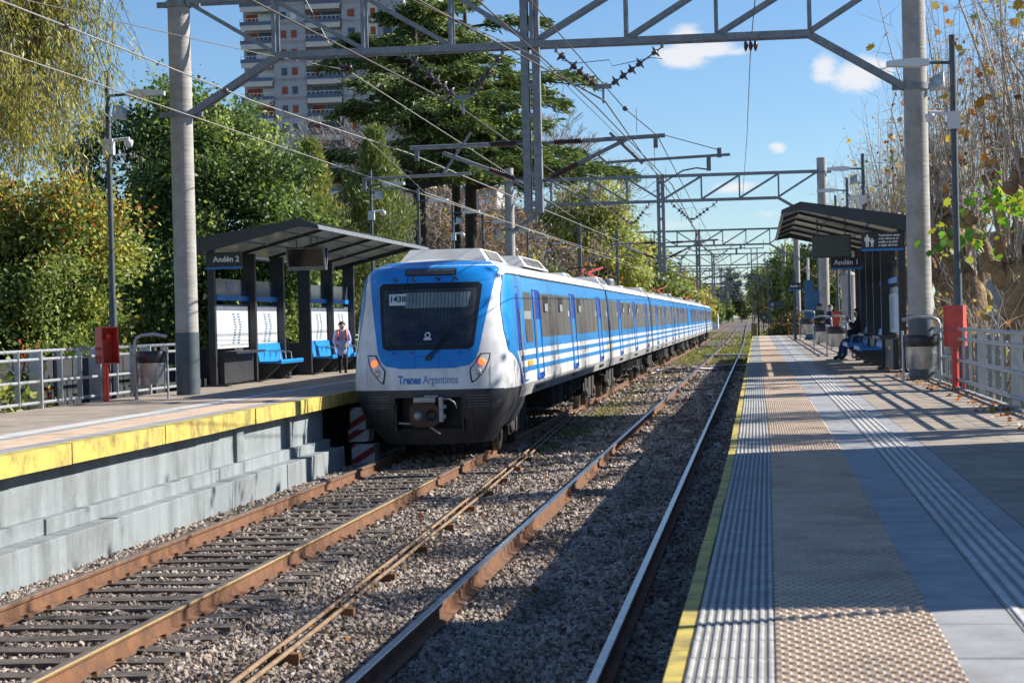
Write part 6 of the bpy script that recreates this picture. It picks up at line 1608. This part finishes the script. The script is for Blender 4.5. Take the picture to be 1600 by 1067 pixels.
for i, (x, y, r, h) in enumerate(((-14, 760, 4, 14), (3, 760, 4.5, 17), (-16, 560, 6, 11), (6, 500, 5, 13), (13, 560, 8, 14), (-24, 480, 8, 13), (-7, 950, 14, 13), (-11, 930, 4, 26), (-1, 930, 3.6, 25))):
    leafy_tree('distant_tree', ['slim bluish tree at the vanishing point, left of the rails', 'tall tree at the vanishing point, right of the rails', 'low dark tree far away left of the rails', 'low dark tree far away right of the rails', 'broad far tree behind the barred gate', 'broad far tree behind the end of the train', 'lowest, farthest trees closing the line', 'high thin-crowned tree standing above the far trees, left', 'high thin-crowned tree standing above the far trees, right'][i], (x, y, -.3),
               [(0, 0, h * .62, r * .8, r * .8, h * .38), (r * .4, 0, h * .4, r * .7, r * .6, h * .3)], 7000, .8, ctree('deep', 'mid', 'oliv'), None, crad=1.4, clumps=60, seed=70 + i, trunk=.3)
leafy_tree('hedge_trees', 'dark green trees behind the left shelter, reaching lower than the big tree', (-21, 78, -.3), [(0, 0, 2.6, 4, 2, 2.6), (5, 0, 2.0, 3.4, 2, 2.2), (-6, 0, 3, 4, 2, 3.4)], 26000, .22, ctree('deep', 'mid', 'lite'), [.5, .3, .2], crad=.6, clumps=180, seed=81)
leafy_tree('hedge_trees', 'dark shrubs low behind the sheet fence at the far left', (-19.5, 52, -.3), [(0, 0, 1.6, 3.2, 2, 1.6), (-5, 0, 3, 4, 2, 3.4)], 22000, .17, ctree('deep', 'mid', 'lite', 'yel'), [.4, .3, .2, .1], crad=.5, clumps=150, seed=82)

# bare trees
def bare_tree(label, loc, h, spread, seed, m='twig', depth=6, group=None, n0=1, leaves=0, twigr=.021, cat='tree'):
    g = np.random.default_rng(seed); t = thing('bare_tree', label, cat, loc, 0, group); segs = []; tips = []
    def grow(p, d, L_, r, k):
        q = p; dd = d.copy()
        for i in range(2):
            dd = dd + g.normal(0, .10, 3); dd /= np.linalg.norm(dd); q2 = q + dd * L_ / 2; segs.append((q, q2, r, max(r * .8, twigr))); q = q2; r = max(r * .8, twigr)
        if k == 0: tips.append(q); return
        for j in range(int(g.integers(2, 4)) if k > 1 else 3):
            nd = dd + g.normal(0, .42, 3) * np.array([spread, spread, .6]); nd[2] += .18; nd /= np.linalg.norm(nd); grow(q, nd, L_ * g.uniform(.62, .86), r * .66, k - 1)
    for k in range(n0):
        d = np.array([g.normal(0, .12 * spread), g.normal(0, .12), 1.0]); d /= np.linalg.norm(d)
        grow(np.array([g.normal(0, .5) * (n0 > 1), 0, 0.]), d, h * .27, .011 * h + .03, depth)
    seg_mesh('trunk', segs, MT[m], t, 3)
    if leaves:
        tp = np.array(tips); P = tp[g.integers(0, len(tp), leaves)] + g.normal(0, .15, (leaves, 3)); leaf_mesh('crown', P, rnd_unit(leaves, g), .22, .3, pal(ctree('brown', 'oran', 'gold', 'oliv'), leaves, g=g), t, None, g)
    return t
for i, (x, y, h) in enumerate(((-25, 108, 19), (-22.0, 112, 19), (-28, 104, 17), (-18.6, 118, 17))):
    bare_tree(['bare greyish tree in front of the apartment tower, left of the middle', 'bare greyish tree in front of the apartment tower, near the cypress pair', 'bare tree rising above the big green tree', 'bare brownish tree between the cypresses and the cedars'][i], (x, y, -.3), h, 1.25, 90 + i, 'twig', 8, twigr=.016)
for i, (x, y, h) in enumerate(((-19, 112, 12), (-16.5, 116, 11), (-13.8, 114, 10), (-21, 120, 13))):
    bare_tree(['brown leafless shrub behind the lamp posts under the left cedar', 'brown leafless shrub behind the cedar trunks', 'brown leafless shrub right of the cedar trunks', 'brown leafless tree low behind the cypresses'][i], (x, y, -.3), h, 1.6, 95 + i, 'twig', 6, n0=4, leaves=500)
bare_tree('bare tree with fine twigs at the top left, behind the lamp post', (-24.5, 74, -.3), 13, 1.2, 99, 'twig', 6)
bare_tree('bare brown tree beyond the platform gate', (7.5, 170, -.3), 9, 1.3, 100, 'twig', 6, leaves=500)

# pollarded plane trees behind the right platform
def plane_tree(label, loc, seed, shoots=46, nl=520, big=1.0):
    g = np.random.default_rng(seed); t = thing('plane_tree', label, 'tree', loc, 0, 'pollarded plane trees behind the right platform')
    mb = MB(); kn = []
    def limb(p0, p1, r0, r1):
        pts_ = []; rr = []
        for i in range(9):
            f = i / 8; pts_.append(Vector(p0).lerp(Vector(p1), f) + Vector(g.normal(0, .05, 3))); rr.append((r0 + (r1 - r0) * f) * (1 + g.uniform(-.16, .30)))
        mb.tube(pts_, rr, 12)
    limb((0, 0, -.4), (.05, 0, 3.1 * big), .40, .30)
    for k in range(5):
        a = g.uniform(0, 6.28) if k > 1 else (math.pi if k else 0) + g.normal(0, .3); e = (math.cos(a) * g.uniform(.5, 1.1), math.sin(a) * g.uniform(.5, 1.1), (4.2 + g.uniform(-.3, .9)) * big); limb((0, 0, 2.4 * big), e, .20, .10); kn.append(np.array(e))
    kn.append(np.array([0.05, 0, 3.3 * big]))
    for c in kn[:5]:     # knuckles where the shoots are cut back every winter
        for q in range(4):
            o_ = g.normal(0, .12, 3); mb.lathe([(0, -.13), (.10, -.08), (.15, 0), (.10, .09), (0, .13)], 8, c + o_)
    for q in range(16): o_ = (g.normal(0, .26), g.normal(0, .22), g.uniform(.3, 3.2)); rr_ = g.uniform(.6, 1.1); mb.lathe([(0, -.2 * rr_), (.11 * rr_, -.12), (.15 * rr_, 0), (.10 * rr_, .12), (0, .2 * rr_)], 8, o_)
    mb.build('trunk', MT['bark_plane'], t)
    segs = []; P = []
    for s in range(shoots):
        c = kn[g.integers(0, len(kn))] + g.normal(0, .12, 3); d = np.array([g.normal(0, .20), g.normal(0, .16), 1.0]); L_ = g.uniform(1.8, 5.2); n = 7; p = c; r = g.uniform(.014, .030)
        for i in range(n):
            d = d + g.normal(0, .05, 3) + np.array([0, 0, .05]); d /= np.linalg.norm(d); q = p + d * L_ / n; r2 = r * (1 - .75 * (i + 1) / n); segs.append((p, q, r * (1 - .75 * i / n), r2))
            for _ in range(g.integers(1, 3)):
                sd = d * .6 + g.normal(0, .5, 3); sd /= np.linalg.norm(sd); l2 = g.uniform(.3, .95); e = q + sd * l2; segs.append((q, e, .007, .003)); P.append(e)
                if g.random() < .45: e2 = q + sd * l2 * .5 + g.normal(0, .2, 3); segs.append((q + sd * l2 * .5, e2, .005, .003)); P.append(e2)
            p = q
    seg_mesh('shoots', segs, MT['twig_pale'], t, 3)
    P = np.array(P); k = g.integers(0, len(P), nl); P = P[k] + g.normal(0, .05, (nl, 3)); A = rnd_unit(nl, g); A[:, 2] -= .5
    leaf_mesh('leaves', P, A, .135, .4, pal([(.50, .34, .06), (.42, .20, .05), (.26, .12, .05), (.32, .34, .07), (.14, .22, .04), (.16, .09, .05)], nl, [.24, .15, .23, .12, .04, .22], g=g), t, None, g, lobed=True)
    return t
PT = ((5.3, 33.0, 60, 170), (5.1, 40.5, 80, 280), (4.9, 47, 80, 260), (5.1, 55, 80, 240), (5.1, 64, 80, 260), (5.2, 74, 80, 240), (5.3, 85, 110, 220), (5.5, 98, 100, 200), (5.8, 114, 100, 200), (6.6, 27.5, 80, 260), (6.4, 22.6, 80, 260))
for i, (x, y, sh, nl) in enumerate(PT):
    plane_tree(['pollarded plane tree at the right edge, nearest to the camera', 'gnarled plane tree behind the right red box', 'plane tree directly behind the black lamp post', 'plane tree behind the near end of the right shelter', 'plane tree behind the far end of the right shelter', 'sixth plane tree along the right platform', 'seventh plane tree along the right platform', 'eighth plane tree along the right platform', 'farthest plane tree along the right platform', 'plane tree just outside the right edge whose bare shoots shade the platform', 'plane tree next to the station building, outside the right edge'][i], (x, y, .2 if i < 4 else -.2), 120 + i, sh, nl)
g = np.random.default_rng(5)
t = thing('leafy_branch', 'low branch with fresh green leaves hanging in front of the plane trunk', 'branch', (4.45, 36.2, 4.35))
n = 190; P = g.normal(0, 1, (n, 3)) * np.array([.32, .3, .20]); P[:60] += np.array([-.75, 0, -.6])
leaf_mesh('leaves', P, rnd_unit(n, g) + np.array([0, 0, -.5]), .125, .4, pal([(.10, .24, .03), (.16, .30, .04), (.34, .36, .05)], n, g=g), t, None, g, lobed=True)
seg_mesh('twig', [((.7, .2, -.2), (.1, 0, 0), .02, .014), ((.1, 0, 0), (-.9, 0, -.7), .012, .006), ((.1, 0, 0), (-.4, .1, .2), .01, .004)], MT['twig_pale'], t, 5)
# dry creeper and cut brushwood between the fence and the plane trunks
t = thing('dry_creeper', 'tangle of dry creeper stems with withered leaves between the right fence and plane trunks', 'creeper', (4.45, 36.5, 0))
segs = []; P = []
for i in range(360):
    p = np.array([g.normal(0, .18), g.uniform(0, 24), g.uniform(.2, 1.8)]); d = np.array([g.normal(0, .5), g.normal(0, .6), g.uniform(.2, 1.2)]); d /= np.linalg.norm(d); L_ = g.uniform(.6, 2.2); r = g.uniform(.005, .014)
    for k in range(6):
        d = d + g.normal(0, .22, 3); d /= np.linalg.norm(d); q = p + d * L_ / 6; segs.append((p, q, r * (1 - k / 8), r * (1 - (k + 1) / 8))); p = q
        if g.random() < .5: e = p + (d + g.normal(0, .8, 3)) * .22; segs.append((p, e, .005, .002)); P.append(e)
seg_mesh('stems', segs, MT['twig_pale'], t, 3)
P = np.array(P); n = 600; P = P[g.integers(0, len(P), n)] + g.normal(0, .07, (n, 3))
leaf_mesh('leaves', P, rnd_unit(n, g), .10, .4, pal([(.40, .20, .06), (.30, .13, .05), (.45, .33, .08), (.22, .13, .07), (.30, .30, .06)], n, g=g), t, None, g, lobed=True)
# fallen brown leaves on the right edge and ballast
n = 900; P = np.stack([rng.uniform(2.7, 3.2, n), rng.uniform(18, 60, n), np.full(n, 1.206)], 1); P[600:, 0] = rng.uniform(-5, -.4, 300); P[600:, 1] = rng.uniform(12, 45, 300); P[600:, 2] = -.15; P = P[:720]; n = 720
A = rnd_unit(n); A[:, 2] *= .15
tag(leaf_mesh('fallen_leaves', P, A, .055, .4, pal(ctree('brown', 'oran', 'redd'), n), None, None, rng, lobed=True), 'fallen brown leaves along the platform edge and on the ballast', 'leaves', kind='stuff')
# red and coral blossoms by the left railing
t = thing('flowering_shrub', 'shrub with a few red flowers poking through the left railing', 'shrub', (-12.35, 31.0, .6))
n = 900; P = rng.normal(0, 1, (n, 3)) * np.array([.25, 1.3, .45]) + np.array([-.1, 0, .6]); leaf_mesh('leaves', P, rnd_unit(n), .13, .35, pal(ctree('mid', 'lite', 'yel'), n), t)
n = 60; P = rng.normal(0, 1, (n, 3)) * np.array([.12, .12, .10]) + np.array([.15, 2.0, .75]); P[30:] += np.array([0, -.6, .8]); leaf_mesh('flowers', P, rnd_unit(n), .07, .5, pal([(.7, .05, .03), (.6, .08, .05)], n), t)
seg_mesh('stem', [((0, y_, -.8), (0, y_ + .1, .8), .02, .008) for y_ in (-1, -.4, .3, 1, 1.8)], MT['bark'], t, 4)

# ================================================================== BUILDINGS
def apartment():
    t = thing('apartment_tower', 'tall grey brick apartment tower with blue and white balconies, top left', 'building', (-81.4, 314, -.3))
    brick = mat('tower_brick', (.46, .48, .52), .9, col2=(.34, .355, .39), nscale=.9, lo=.3, hi=.8, bump=.2, bscale=9)
    band = mat('tower_band', (.42, .39, .39), .9, nscale=.6); cream = mat('tower_cream', (.74, .70, .62), .8); bl = mat('tower_blue', (.12, .17, .30), .7)
    shut = mat('tower_shutter', (.36, .09, .035), .7, nscale=3); gl = MT['darkglass']; wf = MT['white']
    H_ = 66.0
    MB().box(0, 26.6, 1.4, 16, 0, H_).build('wall', brick, t)
    MB().box(5.3, 10.6, -.4, 1.399, 0, H_).build('wall', brick, t); MB().box(16.6, 22.4, -.4, 1.399, 0, H_).build('wall', brick, t)
    MB().box(22.4, 26.6, .4, 1.399, 0, H_).build('wall', brick, t); MB().box(20.6, 22.4, -.45, -.401, 0, H_).build('wall', cream, t)
    MB().box(26.6, 31.5, 5, 14, 0, 58).build('wing', wf, t)
    FL = 3.0
    fr = MB().box(0, 1.0, -.02, .0, 0, 1.3).mesh('shutter', shut)
    for f in range(4, 22):
        z = f * FL + .35
        MB().box(5.3, 10.6, -.46, -.401, z - .1, z + .35).build('floor_band', band, t); MB().box(16.6, 20.6, -.46, -.401, z - .1, z + .35).build('floor_band', band, t)
        for (a, b) in ((.0, 5.25), (10.7, 16.5)):
            bal = MB().box(a, b, -.9, 1.39, z - .15, z + .0).build('balcony_slab', cream, t)
            MB().box(a, b, -.98, -.86, z + .0, z + .55).build('parapet', bl, bal); MB().box(a + .1, b - .1, -.95, -.84, z - .85, z - .15).build('soffit_band', cream, bal)
            mb = MB(); mb.box(a, b, -.97, -.92, z + 1.0, z + 1.07)
            for k in range(9): mb.box(a + k * (b - a - .05) / 8, a + k * (b - a - .05) / 8 + .06, -.97, -.92, z + .55, z + 1.0)
            mb.build('balcony_rail', wf, bal)
            w1_ = random.uniform(1.2, 2.4)
            MB().box(a + .5, a + .5 + w1_, 1.33, 1.39, z + .1, z + 2.0).build('shutter', random.choice((shut, shut, gl)), t)
            MB().box(a + .7 + w1_, b - .3, 1.33, 1.39, z + .1, z + 2.0).build('window', random.choice((gl, shut, wf)), t)
        for a, w_ in ((6.6, .9), (8.3, .9), (17.6, 1.1), (21.3, .8), (23.2, 1.4)):
            y = -.45 if a < 22.4 else .35
            k = random.random(); MB().box(a, a + w_, y - .04, y + .06, z + .8, z + 2.0).build('window', shut if k < .35 else (gl if k < .8 else wf), t)
    MB().box(-.3, 27, -.5, 16.3, H_, H_ + .5).build('roof', cream, t)
    return t
apartment()
def block(label, loc, w, d, h, wall, rows, cols_, shut, name='apartment_block', roof=None):
    t = thing(name, label, 'building', loc); MB().box(0, w, 0, d, 0, h).build('wall', wall, t); MB().box(-.2, w + .2, -.2, d + .2, h, h + .35).build('roof', roof or MT['concrete'], t)
    for r_ in range(rows):
        for c_ in range(cols_):
            x = w * (c_ + .5) / cols_; z = h * (r_ + .5) / rows; f = MB().box(x - .6, x + .6, -.08, .0, z - .6, z + .6).build('window', shut, t)
            MB().box(x - .7, x + .7, -.14, -.05, z - .72, z - .62).build('sill', MT['white'], f)
    return t
bw = mat('block_cream', (.62, .57, .52), .85, nscale=.8); bp_ = mat('block_pink', (.46, .30, .25), .9, nscale=.7); bgw = mat('block_grey', (.42, .41, .42), .9, nscale=.7)
block('pale apartment block behind the bare trees left of the cedar', (-41, 205, -.3), 7.0, 9, 23.0, bw, 7, 3, MT['darkglass'])
block('grey apartment block low behind the cedar trunks', (-33.5, 190, -.3), 9.0, 9, 15.5, bgw, 5, 4, MT['white'])
block('brick coloured building behind the cedars, right part', (-24.0, 178, -.3), 10.5, 9, 12.5, bp_, 4, 5, MT['white'])
block('pale building hidden behind the big green tree', (-60, 230, -.3), 16, 9, 14, bw, 4, 6, MT['darkglass'])
block('white low house behind the bushy tree at the left', (-24.0, 66, -.3), 6.2, 5, 4.0, MT['white'], 1, 3, MT['darkglass'], 'low_house')
t = MB().box(-.7, .7, 0, .9, 0, .9).build('orange_container', mat('orange_plastic', (.75, .30, .02), .5), None, (-18.4, 58, 2.0)); tag(t, 'orange object glimpsed between the leaves left of the pole', 'container')
t = MB().box(-.72, .72, .1, .8, -2.3, 0).build('stand', MT['galv_dark'], None, (-18.4, 58, 2.0)); tag(t, 'dark stand carrying the orange object behind the left fence', 'stand')
block('dark roofed house far right behind the plane trees', (12, 120, -.3), 14, 10, 7, bgw, 2, 5, MT['darkglass'], 'low_house')
block('white low wall of a building at the far end left of the line', (-17, 420, -.3), 9, 6, 4, MT['white'], 1, 4, MT['darkglass'], 'low_house')
